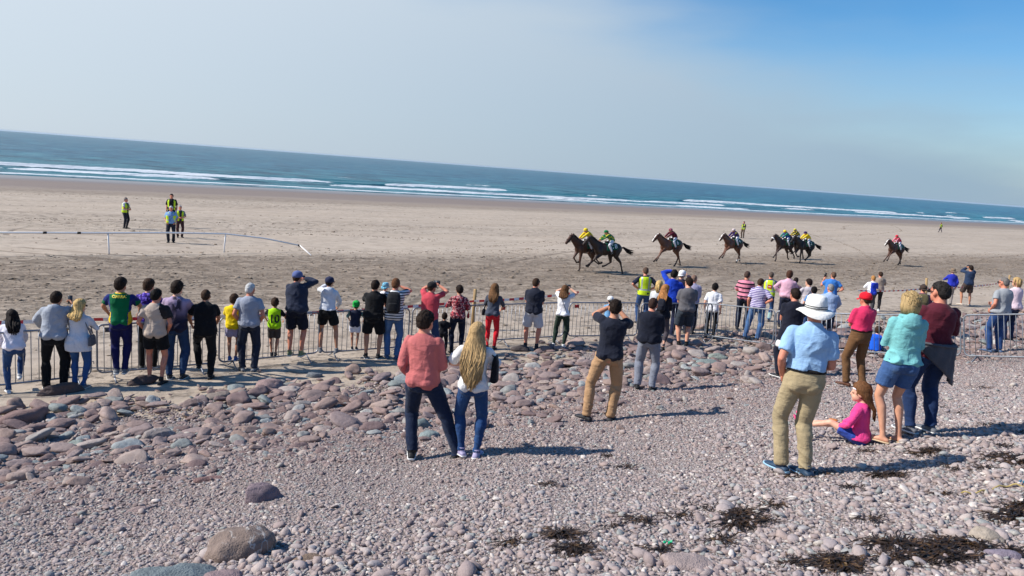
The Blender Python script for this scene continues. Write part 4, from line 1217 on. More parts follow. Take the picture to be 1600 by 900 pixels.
def drape_text(txt, size, x0, z0, dy=.006, sx=1.0, mat=None, name='lettering', flip=False):
    """flat print laid on the back (or side) of a garment after it is finished"""
    def f(o, root, s):
        cu = bpy.data.curves.new('t', 'FONT'); cu.body = txt; cu.size = size; cu.align_x = 'CENTER'; cu.align_y = 'CENTER'; cu.resolution_u = 3; cu.offset = .01 if size > .2 else .002
        t_ = bpy.data.objects.new('t', cu); COL.objects.link(t_)
        dg = bpy.context.evaluated_depsgraph_get(); me = bpy.data.meshes.new_from_object(t_.evaluated_get(dg)); bpy.data.objects.remove(t_)
        bv = BVHTree.FromPolygons([v.co.copy() for v in o.data.vertices], [tuple(p_.vertices) for p_ in o.data.polygons])
        for v in me.vertices:
            x, z = x0 + v.co.x * sx, z0 + v.co.y
            h_ = bv.ray_cast(Vector((x, -1.0, z)), Vector((0, 1, 0)))
            y = h_[0].y if h_[0] else -.12
            v.co = Vector((x, y - dy, z))
        me.materials.append(mat); link(name, me, o)
    return f
# ================================================================ THE CROWD
JN = lambda c=(44, 72, 116), f=(92, 124, 160): fabric(c, 'denim', fade=f)
J_MID, J_DARK, J_LIGHT, J_NAVY = JN(), JN((26, 38, 62), (52, 70, 100)), JN((70, 104, 150), (130, 158, 188)), JN((22, 30, 50), (34, 44, 68))
BLK, NVY = fabric((18, 18, 21)), fabric((20, 25, 42))
SH_BLK, SH_WHT, SH_GRY, SH_DK = plain('black_shoe', (24, 24, 26), .6), plain('white_shoe', (222, 222, 222), .6), plain('grey_shoe', (120, 122, 126), .7), plain('dark_shoe', (40, 40, 44), .65)
SK_P, SK_T, SK_R = (222, 172, 146), (196, 142, 112), (208, 138, 112)
BRN, DBR, BLKH, GRYH, BLD, LBR = (62, 44, 32), (40, 29, 23), (24, 20, 19), (150, 150, 150), (198, 160, 100), (104, 72, 46)
HIV = fabric((205, 235, 40), rough=.7); HIVS = plain('reflective_strip', (178, 182, 180), .4, 0.2, bump=0)
STAND = ((-.105, 0, 0, 10), (.105, 0, 0, -10))
def wide(w=.16, dy=0.0): return ((-w, dy, 0, 14), (w, -dy, 0, -14))

# --- along the fence, from the left edge
s = person(18, 614, 489, 'dark long haired woman in white top leaning over barrier, one foot raised', 4, sex='f', fat=1.12, lean=26, arms='rail', feet=((-.05, 0, 0, 6), (.16, .20, .22, -6)), dy=-.10, hy=10,
           top=dict(m=fabric((225, 222, 232)), sl='long', hem=-.02, e=.018), bot=dict(m=J_MID, hem=.046, e=.010), shoes=SH_WHT, hair=('long', (28, 20, 20), dict(len=.34)), skin=SK_P)
s = person(86, 608, 457, 'man in grey hoodie and black trousers holding up a phone', -10, arms=('railwide', ((.20, .30, .52), (1, -.2, -.7))), lean=8, side=4, hy=-18, feet=wide(.12, -.03), fat=1.05,
           top=dict(m=fabric((168, 174, 184), 'heather'), sl='long', hood=True, e=.024, hem=-.02), bot=dict(m=BLK, e=.016, hem=.06), shoes=SH_BLK, sole=M_SOLE, hair=('short', DBR), skin=SK_T)
phone(s, 'black phone held up by the man in the grey hoodie', False, 1)
s = person(124, 607, 470, 'blonde woman in long white cardigan with grey shoulder bag', -22, sex='f', arms=('rail', 'chest'), lean=6, hy=-25, feet=((-.08, 0, 0, 6), (.08, .0, 0, -6)),
           top=dict(m=fabric((222, 224, 230), 'heather'), sl='long', hem=-.20, flare=.03, e=.024, name='cardigan'), bot=dict(m=JN((46, 84, 138)), hem=.042, e=.006), shoes=SH_GRY, sole=M_SOLE, hair=('wavy', (206, 172, 112), dict(len=.16)), skin=SK_P, glasses=True)
hangbag(s, fabric((92, 92, 98)), 'grey bag hanging from the blonde woman in the white cardigan', 1, .0, .12, .10, .045)
KERRY = [fabric((0, 104, 62)), fabric((24, 40, 110)), fabric((240, 200, 30))]
def kerry_zone(x, y, z):
    ax = abs(x)
    if z > 1.435: return 2
    side = .125 + (.02 if z > 1.1 else 0) + max(0, (z - 1.22)) * .12
    if ax < side: return 0
    if z < 1.12: return 2 if ax > side + .012 else 1
    if ax > .24: return 0 if z < 1.30 else 1
    return 1
s = person(188, 583, 436, 'young man in green and gold jersey standing on the barrier rail', -8, lift=.20, arms=('railwide', 'railwide'), lean=4, hy=-30, feet=((-.06, 0, 0, 4), (.07, 0, 0, -4)),
           top=dict(m=KERRY, zone=kerry_zone, sl='short', e=.02, hem=-.03, print=drape_text('CIARRAÍ', .062, 0, 1.385, mat=plain('gold_print', (245, 215, 70), bump=0))), bot=dict(m=fabric((26, 28, 84)), e=.010, hem=.044), shoes=SH_GRY, sole=M_SOLE, hair=('thick', DBR), skin=SK_T)
person(231, 577, 438, 'boy in purple patterned T-shirt behind the beige T-shirt boy', -18, arms='rail', lean=5, hy=-20, thin=.9,
       top=dict(m=fabric((58, 34, 140), 'pattern', cols=((120, 96, 200), (40, 24, 96), (170, 150, 225)), scale=30), sl='short', e=.018), bot=dict(m=BLK, hem=.05), shoes=SH_BLK, sole=M_SOLE, hair=('thick', BRN), skin=SK_P)
BEI = [fabric((190, 172, 156)), fabric((44, 38, 38))]
person(241, 599, 452, 'boy in beige T-shirt with one dark sleeve and black shorts', -14, arms='pocket', lean=2, hy=-25, thin=.92, feet=((-.08, .02, 0, 12), (.13, -.06, 0, -16)),
       top=dict(m=BEI, zone=lambda x, y, z: 1 if (x > .10 + max(0, (1.36 - z)) * .35 and z > 1.18) else 0, sl='short', e=.02, hem=-.06), bot=dict(m=BLK, ln='mid', e=.02), shoes=SH_BLK, boot=.06, hair=('short', BLKH), skin=SK_R)
person(275, 592, 441, 'teenager in purple to navy faded T-shirt and blue jeans', -12, arms=('rail', 'rail'), lean=3, hy=-22, thin=.92,
       top=dict(m=fabric((38, 36, 58), 'grad', c2=(168, 148, 176), z0=1.02, z1=1.36, print=1), sl='short', e=.02, hem=-.07), bot=dict(m=JN((40, 66, 104)), hem=.052), shoes=SH_DK, sole=M_SOLE, hair=('thick', DBR), skin=SK_P)
person(322, 592, 455, 'man all in black leaning on the barrier, one foot on the rail', -4, arms=('railwide', 'rail'), lean=14, hy=-6, feet=((-.14, .16, .17, 6), (.07, 0, 0, -10)), dy=-.06, fat=1.06,
       top=dict(m=BLK, sl='short', e=.02, hem=-.10), bot=dict(m=fabric((22, 22, 25)), hem=.05), shoes=SH_BLK, hair=('crop', BRN), skin=SK_T)
person(363, 563, 460, 'boy in yellow T-shirt and lilac shorts beside the grey haired man', -10, lift=.2, arms='rail', lean=5, hs=1.22, hy=-15, thin=.9, feet=((-.07, 0, 0, 4), (.08, 0, 0, -4)),
       top=dict(m=fabric((235, 205, 20)), sl='short', sf=.8, e=.024, hem=-.08), bot=dict(m=fabric((172, 166, 198)), ln='mid', e=.02), shoes=plain('blue_shoe', (58, 104, 170), .6), sole=M_SOLE, hair=('short', BRN), skin=SK_T)
person(388, 580, 443, 'grey haired man in grey T-shirt and dark jeans at the fence', -8, arms=('pocket', 'pocket'), lean=1, hy=-20, fat=1.08, feet=((-.11, .02, 0, 22), (.10, 0, 0, -12)),
       top=dict(m=fabric((160, 166, 180), 'heather'), sl='short', e=.022, hem=-.05), bot=dict(m=JN((40, 46, 62), (66, 74, 92)), hem=.06, e=.018), shoes=SH_GRY, hair=('crop', (196, 196, 194)), skin=SK_R)
person(427, 583 - 27, 466, 'boy in lime shirt with number ten on his back', -4, lift=.2, arms='railwide', lean=4, hs=1.28, thin=.9, hy=0, feet=((-.05, 0, 0, 4), (.06, 0, 0, -4)),
       top=dict(m=[fabric((172, 228, 20)), BLK], zone=lambda x, y, z: 1 if abs(x) > .175 + (0 if z > 1.2 else .05) else 0, sl='short', sf=.8, e=.022, hem=-.06, print=drape_text('10', .33, .01, 1.14, sx=.9, mat=plain('black_print', (20, 24, 22), bump=0))),
       bot=dict(m=fabric((72, 66, 62)), ln='knee', e=.012), shoes=SH_DK, hair=('short', BRN), skin=SK_T)
s = person(461, 556, 424, 'tall man in blue cap and navy hoodie photographing from the rail', -14, lift=.18, arms=(((-.02, .24, .52), (-.6, .1, -1)), ((.10, .25, .60), (1, .3, .1))), lean=10, side=-4, hy=-14, fat=1.16, hatz=.02, feet=((-.11, 0, 0, 8), (.11, .02, 0, -10)),
           top=dict(m=fabric((42, 48, 66)), sl='long', e=.026, hem=-.03, hood=True), bot=dict(m=NVY, ln='knee', e=.02), shoes=plain('olive_trainer', (128, 134, 96), .6), sole=M_SOLE, hair=('crop', BRN), hat=('cap', fabric((92, 104, 150))), skin=SK_R)
phone(s, 'phone held by the tall man in the blue cap')
person(511, 551, 433, 'woman in navy cap, white hooded top and black shorts', -10, sex='f', lift=.18, arms=('phone', 'rail'), lean=10, hy=-8, hatz=.02, dx=-.05, feet=((-.15, 0, 0, 10), (.20, .02, 0, -16)),
       top=dict(m=fabric((218, 222, 230)), sl='long', e=.026, hem=.02, hood=True), bot=dict(m=BLK, ln='mid', e=.02, waist=.06), shoes=SH_GRY, hair=('crop', DBR), hat=('cap', fabric((38, 42, 70))), skin=SK_T)
person(553, 546, 470, 'small boy in green cap and white shorts on the rail', -6, lift=.2, arms='railwide', lean=5, hs=1.34, hatz=.02, thin=.9, feet=((-.07, 0, 0, 4), (.08, 0, 0, -4)),
       top=dict(m=[fabric((28, 34, 56)), fabric((56, 104, 110), 'pattern', cols=((120, 160, 150), (30, 60, 80)))], zone=lambda x, y, z: 1 if abs(x) > .21 else 0, sl='half', e=.02, hem=-.08), bot=dict(m=fabric((224, 226, 238)), ln='mid', e=.022), shoes=SH_DK, sole=M_SOLE, hair=('crop', BRN), hat=('cap', fabric((24, 168, 66)), 'back'), skin=SK_T)
s15 = person(581, 560, 438, 'man in black polo and black shorts carrying a toddler', -8, arms=(((-.02, .24, .36), (-1, -.1, -.5)), ((.08, .22, .32), (1, -.1, -.5))), lean=-2, hy=-8, fat=1.1, feet=wide(.13),
             top=dict(m=fabric((24, 24, 26)), sl='short', e=.024, hem=-.05, collar=True, sf=.75), bot=dict(m=BLK, ln='knee', e=.024), shoes=SH_BLK, sole=M_SOLE, hair=('short', DBR), skin=SK_T)
tl = s15.M @ Vector((.17, .24, 1.06))
person(0, 0, 0, 'toddler in blue sun hat and white top held by man in black', at=(tl, s15.yaw + R(-20), .50), hs=1.55, pel=(0, 0, .30), feet=((-.1, .28, .02, 0), (.1, .28, .02, 0)), arms='front', lean=4, thin=1.1, vox=.018,
       top=dict(m=fabric((224, 224, 234)), sl='long', e=.02), bot=dict(m=fabric((120, 140, 170)), hem=.05), hair=('crop', LBR), hat=('sun', fabric((74, 160, 196), 'pattern', cols=((150, 200, 214), (40, 110, 160))), .13, .13), skin=SK_P)
s = person(612, 560, 436, 'man in striped T-shirt and jeans wearing a black backpack', -6, arms=('cross', ((.07, .28, .56), (1, .2, -.2))), lean=4, hy=-6, fat=1.05, feet=wide(.10),
           top=dict(m=fabric((222, 222, 222), 'stripe', period=.052, duty=.42, c2=(34, 40, 60)), sl='short', e=.022, hem=-.08), bot=dict(m=J_LIGHT, hem=.058, e=.016), shoes=plain('blue_grey_shoe', (70, 90, 120), .6), hair=('short', (110, 74, 50)), skin=SK_R)
backpack(s, fabric((26, 27, 31), rough=.7), 'black backpack on the man in the striped T-shirt')
g = G(); a_ = s.wr[1] + s.hdir[1] * .08; g.box(a_ + Vector((-.02, .03, .02)), (.05, .03, .04)); g.tube([a_ + Vector((-.02, .05, .02)), a_ + Vector((-.02, .13, .02))], [.03, .034], 12)
world_obj('camera_with_lens', g, M_BLACKPL, s, 'black camera held by the man with the black backpack', 'camera')
s = person(667, 560, 440, 'man in dark cap and coral red polo holding up a phone', -22, arms=('phonehi', 'phonehi'), lean=4, hy=-16, fat=1.12, hatz=.02, feet=wide(.12),
           top=dict(m=fabric((192, 70, 82)), sl='short', e=.024, hem=-.05, collar=True), bot=dict(m=JN((40, 60, 96)), hem=.06, e=.018), shoes=SH_DK, hair=('crop', BRN), hat=('cap', fabric((36, 33, 34))), skin=SK_R)
phone(s, 'phone held up by the man in the coral polo')
person(691, 554, 489, 'small child dressed in black next to the patterned blouse woman', -4, hs=1.36, arms='front', thin=.9, top=dict(m=fabric((22, 24, 32)), sl='short', sf=.8, e=.02, hem=-.06), bot=dict(m=fabric((26, 28, 38)), hem=.05), shoes=SH_BLK, hair=('short', DBR), skin=SK_T)
s = person(712, 553, 446, 'woman in red and dark patterned blouse and dark jeans', 6, sex='f', arms=('chest', 'front'), lean=2, hy=10,
           top=dict(m=fabric((96, 28, 46), 'pattern', cols=((170, 60, 70), (48, 22, 36), (204, 150, 150), (120, 32, 48)), scale=34), sl='long', se=.012, e=.02, hem=-.02), bot=dict(m=J_NAVY, hem=.044, e=.008), shoes=SH_BLK, hair=('short', DBR), skin=SK_T)
hangbag(s, fabric((168, 34, 50)), 'small red handbag beside the patterned blouse woman', 1, .02, .07, .06, .03, x=.24)
s = person(766, 546, 445, 'long haired woman in grey top and bright red trousers', -8, sex='f', arms='rail', lean=6, hy=-10, feet=((-.09, 0, 0, 6), (.09, 0, 0, -6)),
           top=dict(m=fabric((70, 76, 90)), sl='half', e=.02, hem=-.03), bot=dict(m=fabric((214, 34, 48)), hem=.038, e=.006), shoes=SH_BLK, hair=('long', (112, 80, 52), dict(len=.26)), skin=SK_P)
hangbag(s, fabric((22, 21, 23)), 'black bag on the left hip of the woman in red trousers', -1, .02, .10, .085, .05)
person(829, 546, 435, 'man in navy polo and pale grey shorts at the fence', -6, arms='cross', lean=0, hy=-8, fat=1.06, feet=wide(.13),
       top=dict(m=fabric((34, 38, 52)), sl='short', e=.024, hem=-.06, collar=True, sf=.75), bot=dict(m=fabric((188, 190, 198)), ln='knee', e=.026), shoes=SH_DK, socks=fabric((60, 60, 64)), sockf=.15, hair=('crop', BRN), skin=SK_R)
s = person(873, 543, 447, 'woman in white T-shirt and dark green trousers holding up a phone', -14, sex='f', arms=('phonehi', 'phonehi'), lean=2, hy=-10, feet=((-.15, .0, 0, 16), (.12, 0, 0, -8)), dx=.05,
           top=dict(m=fabric((232, 232, 236)), sl='short', e=.018, hem=-.04), bot=dict(m=fabric((42, 58, 48)), hem=.046, e=.010), shoes=SH_WHT, hair=('wavy', (96, 66, 42), dict(len=.10)), skin=SK_P)
phone(s, 'phone held up by the woman in dark green trousers')
g = G(); g.tube(strap_pts(s, .47, -.07, .0, .15, .024, 9), .007, 6, .6); world_obj('bag_strap', g, fabric((30, 32, 60)), s, 'thin dark strap across the back of the white T-shirt woman', 'bag')
person(948, 530, 463, 'child in white cap and light blue top behind the tan trousers man', 0, hs=1.3, lift=.2, arms='rail', lean=4, hatz=.02, top=dict(m=fabric((112, 160, 200)), sl='short', e=.02, hem=-.06), bot=dict(m=fabric((60, 70, 96)), ln='knee'), shoes=SH_DK, hair=('crop', BRN), hat=('cap', fabric((232, 232, 230))), skin=SK_P)

# --- on the stones in front
person(661, 722, 495, 'dark haired man in faded red sweater and dark jeans, weight on one leg', -16, arms=(((-.17, .10, -.03), (-.4, -1, 0)), ((.08, .26, .12), (.6, -1, -.2))), lean=2, side=-3, twist=-4, hy=-20, fat=1.0, dx=-.18, feet=((-.13, -.02, 0, 16), (.36, .08, 0, -34)),
       top=dict(m=fabric((190, 106, 104)), sl='long', e=.015, hem=-.06, se=.014, amp=.008), bot=dict(m=J_DARK, hem=.060, e=.014), shoes=SH_BLK, sole=M_SOLE, hair=('short', (52, 40, 34)), skin=SK_R)
s = person(732, 719, 514, 'woman with very long wavy blonde hair, white top and blue jeans', -10, sex='f', arms=(((-.12, .22, .18), (-1, -.5, -.2)), 'chest'), lean=1, hy=-8, hs=.98, feet=((-.105, .02, 0, 40), (.095, 0, 0, -6)),
           top=dict(m=fabric((228, 227, 226)), sl='short', sf=.85, e=.014, hem=-.055, se=.02), bot=dict(m=JN((34, 66, 112), (76, 112, 152)), hem=.044, e=.008, bum=1.06), shoes=plain('lilac_trainer', (168, 160, 190), .6), sole=M_SOLE, hair=('wavy', (180, 150, 106), dict(len=.56, w=.15, streak=1.5)), skin=SK_P)
hangbag(s, fabric((22, 22, 26)), 'black bag hanging from the shoulder of the long blonde haired woman', 1, .20, .10, .17, .05, x=.25, y=.03, strap=True)
s = person(934, 662, 472, 'man in navy T-shirt and tan trousers aiming a camera', -4, arms=(((-.10, .34, .56), (-1, .1, -.5)), ((.03, .35, .53), (1, .2, -.9))), lean=-3, side=2, hy=8, fat=1.0, dx=.07, feet=((-.16, -.03, 0, 55), (.16, .06, 0, -8)),
           top=dict(m=[fabric((30, 34, 48)), fabric((140, 50, 56))], sl='short', e=.016, hem=-.05), bot=dict(m=fabric((176, 140, 104)), hem=.056, e=.016, amp=.010), shoes=SH_DK, hair=('crop', DBR), skin=SK_T)
phone(s, 'phone held to his face by the tan trousers man')
person(1006, 612, 470, 'man in navy jumper and pale grey trousers on the cobbles', -8, arms='cross', lean=2, hy=-4, fat=1.14, feet=wide(.13),
       top=dict(m=fabric((22, 26, 40)), sl='long', e=.026, hem=-.04), bot=dict(m=fabric((128, 132, 144)), hem=.060, e=.024), shoes=SH_BLK, hair=('crop', (58, 40, 34)), skin=SK_R)
s = person(1238, 745, 469, 'man in white sun hat, pale blue polo and khaki trousers', 4, arms=(((-.20, .06, -.03), (-.35, -1, 0)), ((.12, .22, .08), (.5, -1, -.3))), lean=1, side=2, hy=12, fat=1.02, hatz=.03, feet=((-.115, .0, 0, 45), (.10, -.03, 0, 38)),
           top=dict(m=fabric((150, 186, 222)), sl='short', e=.012, hem=.078, flare=.02, collar=True, sf=.74, se=.010, amp=.013), bot=dict(m=fabric((170, 153, 120)), hem=.062, e=.015, belt=fabric((30, 26, 26)), waist=.085, amp=.008), shoes=plain('navy_trainer', (42, 66, 90), .6), sole=plain('pale_blue_rubber', (150, 190, 214), .6), hair=('crop', (170, 166, 160)), hat=('sun', fabric((236, 235, 230)), .175, .145, fabric((40, 40, 44))), skin=SK_R)
g = G(); c_ = s.at(.28)[0] + Vector((-.12, .06, -.02)); g.tube([c_ + Vector((-.17, -.02, .012)), c_ + Vector((.02, -.10, -.005)), c_ + Vector((.03, -.11, -.005))], [.032, .034, .034], 14)
world_obj('rolled_paper', g, M_PAPER, s, 'rolled white paper tucked under the arm of the sun hat man', 'paper')
person(1227, 594, 455, 'man in navy T-shirt and navy cargo trousers beside the fence gap', 14, arms=('cross', 'cross'), lean=3, hy=26, fat=1.04, feet=((-.12, .02, 0, 40), (.10, 0, 0, 30)),
       top=dict(m=fabric((26, 28, 42)), sl='short', e=.022, hem=-.04), bot=dict(m=fabric((24, 28, 44)), hem=.064, e=.026), shoes=SH_DK, sole=M_SOLE, hair=('short', DBR), skin=SK_R, face=1)
s = person(1333, 607, 460, 'man in red cap, bright pink polo and brown trousers', 34, arms=('cross', 'cross'), lean=0, hy=10, fat=1.07, hatz=.02, feet=((-.14, .02, 0, 30), (.13, -.04, 0, 12)),
           top=dict(m=fabric((222, 54, 100)), sl='short', e=.018, hem=.078, flare=.018, collar=True, sf=.8), bot=dict(m=fabric((112, 80, 52)), hem=.060, e=.018, belt=fabric((40, 28, 24)), waist=.085), shoes=plain('brown_shoe', (92, 56, 38), .6), hair=('crop', BRN), hat=('cap', fabric((216, 26, 44))), skin=SK_R, face=1)
g = G(); g.box(s.el[0] + Vector((.11, -.02, .03)), (.008, .065, .075), Matrix.Rotation(.5, 3, 'X') @ Matrix.Rotation(R(55), 3, 'Z'))
world_obj('race_card', g, M_PAPER, s, 'white race card tucked under the arm of the pink polo man', 'paper')
s = person(1392, 697, 465, 'woman in turquoise hoodie and denim shorts with bare legs', 20, sex='f', fat=1.05, arms=('cross', 'cross'), lean=0, hy=14, feet=((-.10, .0, 0, 48), (.085, .06, 0, 40)),
           top=dict(m=fabric((126, 194, 194), 'heather'), sl='long', e=.018, hem=-.035, hood=True, se=.018, amp=.012), bot=dict(m=JN((62, 92, 138), (120, 150, 184)), ln='mid', e=.014, flare=.012), shoes=None, hair=('bob', (178, 152, 108)), skin=(214, 160, 130), face=1)
for i in (0, 1):
    g = G(); rr = foot_rings(s.an[i], s.fd[i], .008); g.loft([(c - Vector((0, 0, h)), X, Y, w, .009, .7) for (c, X, Y, w, h, q) in rr], 12)
    g.tube([s.an[i] + s.fd[i] * .10 + s.fd[i].cross(Vector((0, 0, 1))) * x - Vector((0, 0, z)) for x, z in ((-.045, .075), (-.02, .045), (.02, .045), (.045, .075))], .008, 6)
    mk('sandal', g, plain('tan_sandal', (196, 172, 140), .7), s.root)
g = G(); g.box(s.el[0].lerp(s.wr[0], .55) + Vector((.02, -.10, .05)), (.06, .006, .075), Matrix.Rotation(R(35), 3, 'Z') @ Matrix.Rotation(.3, 3, 'Y')); o = world_obj('race_card', g, M_PAPER, s, 'white folded card under the arm of the turquoise hoodie woman', 'paper')
for q in range(2): g = G(); g.box(s.el[0].lerp(s.wr[0], .55) + Vector((.024 + .008 * q, -.115 - .012 * q, .046)), (.058, .004, .070), Matrix.Rotation(R(42 + 6 * q), 3, 'Z') @ Matrix.Rotation(.3, 3, 'Y')); child_of(o, 'page', g, M_PAPER)
s = person(1438, 683, 448, 'man in maroon top with a grey jacket tied round his waist', 30, fat=1.03, arms=(((-.02, .24, .22), (-1, -.4, -.2)), ((.06, .26, .18), (1, -.4, -.2))), lean=1, hy=20, feet=((-.12, .02, 0, 30), (.14, .08, 0, 18)),
           top=dict(m=fabric((88, 30, 44)), sl='long', e=.018, hem=-.08, amp=.011), bot=dict(m=JN((34, 54, 92), (66, 92, 132)), hem=.062, e=.020), shoes=plain('grey_trainer', (104, 106, 112), .7), sole=M_SOLE, hair=('crop', (44, 40, 38)), glasses=True, skin=SK_R, face=1)
def tied_jacket(s, m):
    g = G(); v, f = [], []; nA, nK = 22, 9
    for j in range(nK):
        for i in range(nA + 1):
            a = math.pi * (1.0 + i / nA) - .25 + .5 * (i / nA); fr = i / nA
            k = .085 - j / (nK - 1) * (.06 + .40 * max(0, min(1, (fr - .18) * 1.6)) * (1 - .25 * max(0, fr - .8)))
            P, M = s.at(max(k, -.05)); P = P + Vector((0, 0, min(0, k + .05))); rx, ry, yo = tab(s.T, max(k, -.06)); w = .045 + .03 * max(0, .05 - k) + .012 * math.sin(i * 1.9 + j * .6)
            v.append(P + M @ Vector((math.cos(a) * (rx * s.fat + w), yo + math.sin(a) * (ry * s.fat + w), 0)))
    for j in range(nK - 1):
        for i in range(nA): a = j * (nA + 1) + i; f.append((a, a + 1, a + nA + 2, a + nA + 1))
    g.add(v, f)
    g.tube(strap_pts(s, .08, -.19, .06, .19, .055, 9), [.03] * 9, 8, .5)
    o = mk('tied_jacket', g, m, s.root); md = o.modifiers.new('t', 'SOLIDIFY'); md.thickness = .012
tied_jacket(s, fabric((82, 82, 88)))
# girl sitting on the stones
s = person(1340, 697, 605, 'girl in pink top and blue shorts sitting on the stones', 78, sex='f', hs=1.22, h=1.30, pel=(0, 0, .125), feet=((-.12, .80, .0, 6), (.10, .84, .0, -6)), kpole=((0, .2, 1), (0, .2, 1)), toe=(60, 60), arms=('lap', 'lap'), lean=4, hy=16, hp=2,
           top=dict(m=fabric((236, 70, 140)), sl='long', e=.024, hem=-.05), bot=dict(m=fabric((50, 74, 160)), ln='mid', e=.012), shoes=plain('pink_shoe', (226, 84, 128), .6), hair=('long', (116, 78, 50), dict(len=.27, w=.055)), skin=SK_P, face=1)
g = G(); g.loft([(s.hc + s.Rh @ Vector((0, -.008, z)) * 1.0, s.Rh @ Vector((1, 0, 0)), s.Rh @ Vector((0, 1, 0)), .100, .121) for z in (.052, .078)], 24); mk('headband', g, fabric((232, 222, 226)), s.root)
g = G(); a_ = (s.wr[0] + s.wr[1]) / 2 + Vector((0, .12, .03)); g.loft([(a_ + Vector((0, 0, z)), Vector((1, 0, 0)), Vector((0, 1, 0)), r_, r_) for z, r_ in ((-.03, .035), (0, .06), (.02, .065), (.024, .05))], 14)
world_obj('snack_tub', g, plain('orange_tub', (206, 128, 60), .6), s, 'small orange snack tub in the hands of the seated girl', 'tub')

# --- the knot of people in the middle
VEST = lambda: dict(m=[HIV, HIVS, fabric((205, 235, 40))], zone=lambda x, y, z: 1 if (1.015 < z < 1.065 or (.085 < abs(x) < .128 and z > 1.065)) else 0)
person(1001, 506, 418, 'steward in yellow vest with navy sleeves beside blue hoodie man', 12, arms=('hip', 'hip'), hy=-10, vest=VEST(), top=dict(m=fabric((30, 34, 54)), sl='short', sf=.9, e=.018), bot=dict(m=J_MID, hem=.058), shoes=SH_DK, hair=('crop', (90, 70, 58)), skin=SK_R)
person(1020, 540, 440, 'woman with blonde ponytail and pale grey top near the steward', -6, sex='f', arms='cross', hy=-8, top=dict(m=fabric((206, 208, 212)), sl='long', e=.022, hem=-.03), bot=dict(m=fabric((40, 40, 48)), hem=.046), shoes=SH_DK, hair=('pony', (206, 172, 112), dict(len=.2)), skin=SK_P)
s_ = person(1029, 549, 448, 'girl with long reddish blonde hair, dark jacket and grey leggings', -16, sex='f', arms='cross', hy=-24, thin=.9, top=dict(m=fabric((26, 27, 36)), sl='long', e=.024, hem=-.08), bot=dict(m=fabric((78, 72, 78)), hem=.036, e=.004, end=.92), shoes=SH_BLK, hair=('long', (170, 116, 68), dict(len=.30)), skin=SK_P)
backpack(s_, fabric((34, 36, 46)), 'small dark backpack on the girl with long reddish hair', size=.72)
s = person(1042, 526, 422, 'man in royal blue hoodie shading his eyes with raised arm', -8, arms=('brow', 'chest'), lean=2, side=2, hy=-8, fat=1.08, top=dict(m=fabric((24, 62, 176)), sl='long', e=.028, hem=-.05, hood=True), bot=dict(m=fabric((28, 34, 62)), hem=.06), shoes=SH_GRY, hair=('short', BLKH), skin=SK_P)
person(1056, 515, 422, 'person in white cap half hidden behind the blue hoodie man', -20, hatz=.02, arms=('chest', 'phone'), top=dict(m=fabric((44, 40, 60)), sl='long', e=.02), bot=dict(m=fabric((40, 44, 66))), shoes=SH_GRY, hair=('crop', BRN), hat=('cap', fabric((230, 228, 226)), 'back'), skin=SK_P)
person(1075, 521, 430, 'balding man in lilac shirt behind the grey T-shirt man', -6, arms='cross', fat=1.1, hy=-14, top=dict(m=fabric((164, 160, 186)), sl='long', e=.026, hem=-.04), bot=dict(m=J_NAVY), shoes=SH_DK, hair=('bald', (130, 104, 90)), skin=SK_R)
person(1066, 546, 436, 'man in charcoal T-shirt, dark shorts and black boots on the cobbles', 14, arms=('cross', 'cross'), lean=1, hy=24, fat=1.04, feet=((-.09, .02, 0, 18), (.08, 0, 0, -8)), top=dict(m=fabric((104, 102, 106), 'heather'), sl='short', sf=.75, e=.022, hem=-.03), bot=dict(m=fabric((52, 60, 70)), ln='knee', e=.02), shoes=SH_BLK, boot=.05, socks=BLK, sockf=.2, hair=('short', DBR), glasses=True, skin=(226, 168, 140))
person(1108, 529, 443, 'boy in white shirt and black trousers with white side stripe', -8, arms='down', hs=1.1, hy=0, thin=.94, top=dict(m=fabric((228, 228, 232)), sl='short', sf=.8, e=.024, hem=-.08), bot=dict(m=[BLK, fabric((220, 220, 220))], zone=lambda x, y, z: 1 if (abs(x) > .175 - (.9 - z) * .03 and abs(y) < .03 and z < .86) else 0, hem=.056), shoes=SH_BLK, hair=('short', BLKH), skin=SK_P)
person(1157, 515, 424, 'man in pink and black hooped rugby shirt and jeans', -10, arms='front', fat=1.08, hy=-6, top=dict(m=fabric((222, 138, 158), 'stripe', period=.12, duty=.36, c2=(38, 30, 44)), sl='short', sf=.9, e=.024, hem=-.03), bot=dict(m=J_NAVY, hem=.06), shoes=SH_DK, hair=('crop', (80, 62, 54)), skin=SK_R)
person(1172, 533, 436, 'man in white and purple striped polo, hand on hip', -12, arms=('down', 'hip'), fat=1.08, hy=-2, dx=.07, feet=((-.15, .0, 0, 14), (.16, .04, 0, -18)), top=dict(m=fabric((212, 206, 224), 'stripe', period=.045, duty=.5, c2=(104, 84, 150)), sl='short', sf=.8, e=.024, hem=-.03, collar=True), bot=dict(m=J_LIGHT, hem=.062, e=.018), shoes=SH_DK, hair=('crop', BRN), skin=SK_R)
LOGO = plain('red_logo', (196, 40, 34), .6, bump=0)
def logo_print(o, root, s):
    g = G(); g.box((0, 0, 0), (.062, .003, .062)); me = g.mesh('logo', False); me.materials.append(LOGO)
    bv = BVHTree.FromPolygons([v.co.copy() for v in o.data.vertices], [tuple(p_.vertices) for p_ in o.data.polygons]); hh = bv.ray_cast(Vector((0, -1, 1.20)), Vector((0, 1, 0)))
    y = hh[0].y if hh[0] else -.16
    l = link('logo_panel', me, o); l.location = (0, y - .004, 1.20)
    g = G()
    for x in (-.03, 0, .03): g.box((x, -.0035, 0), (.008, .002, .022))
    g.box((0, -.0035, 0), (.034, .002, .006)); me2 = g.mesh('m', False); me2.materials.append(M_PAPER); link('logo_mark', me2, l)
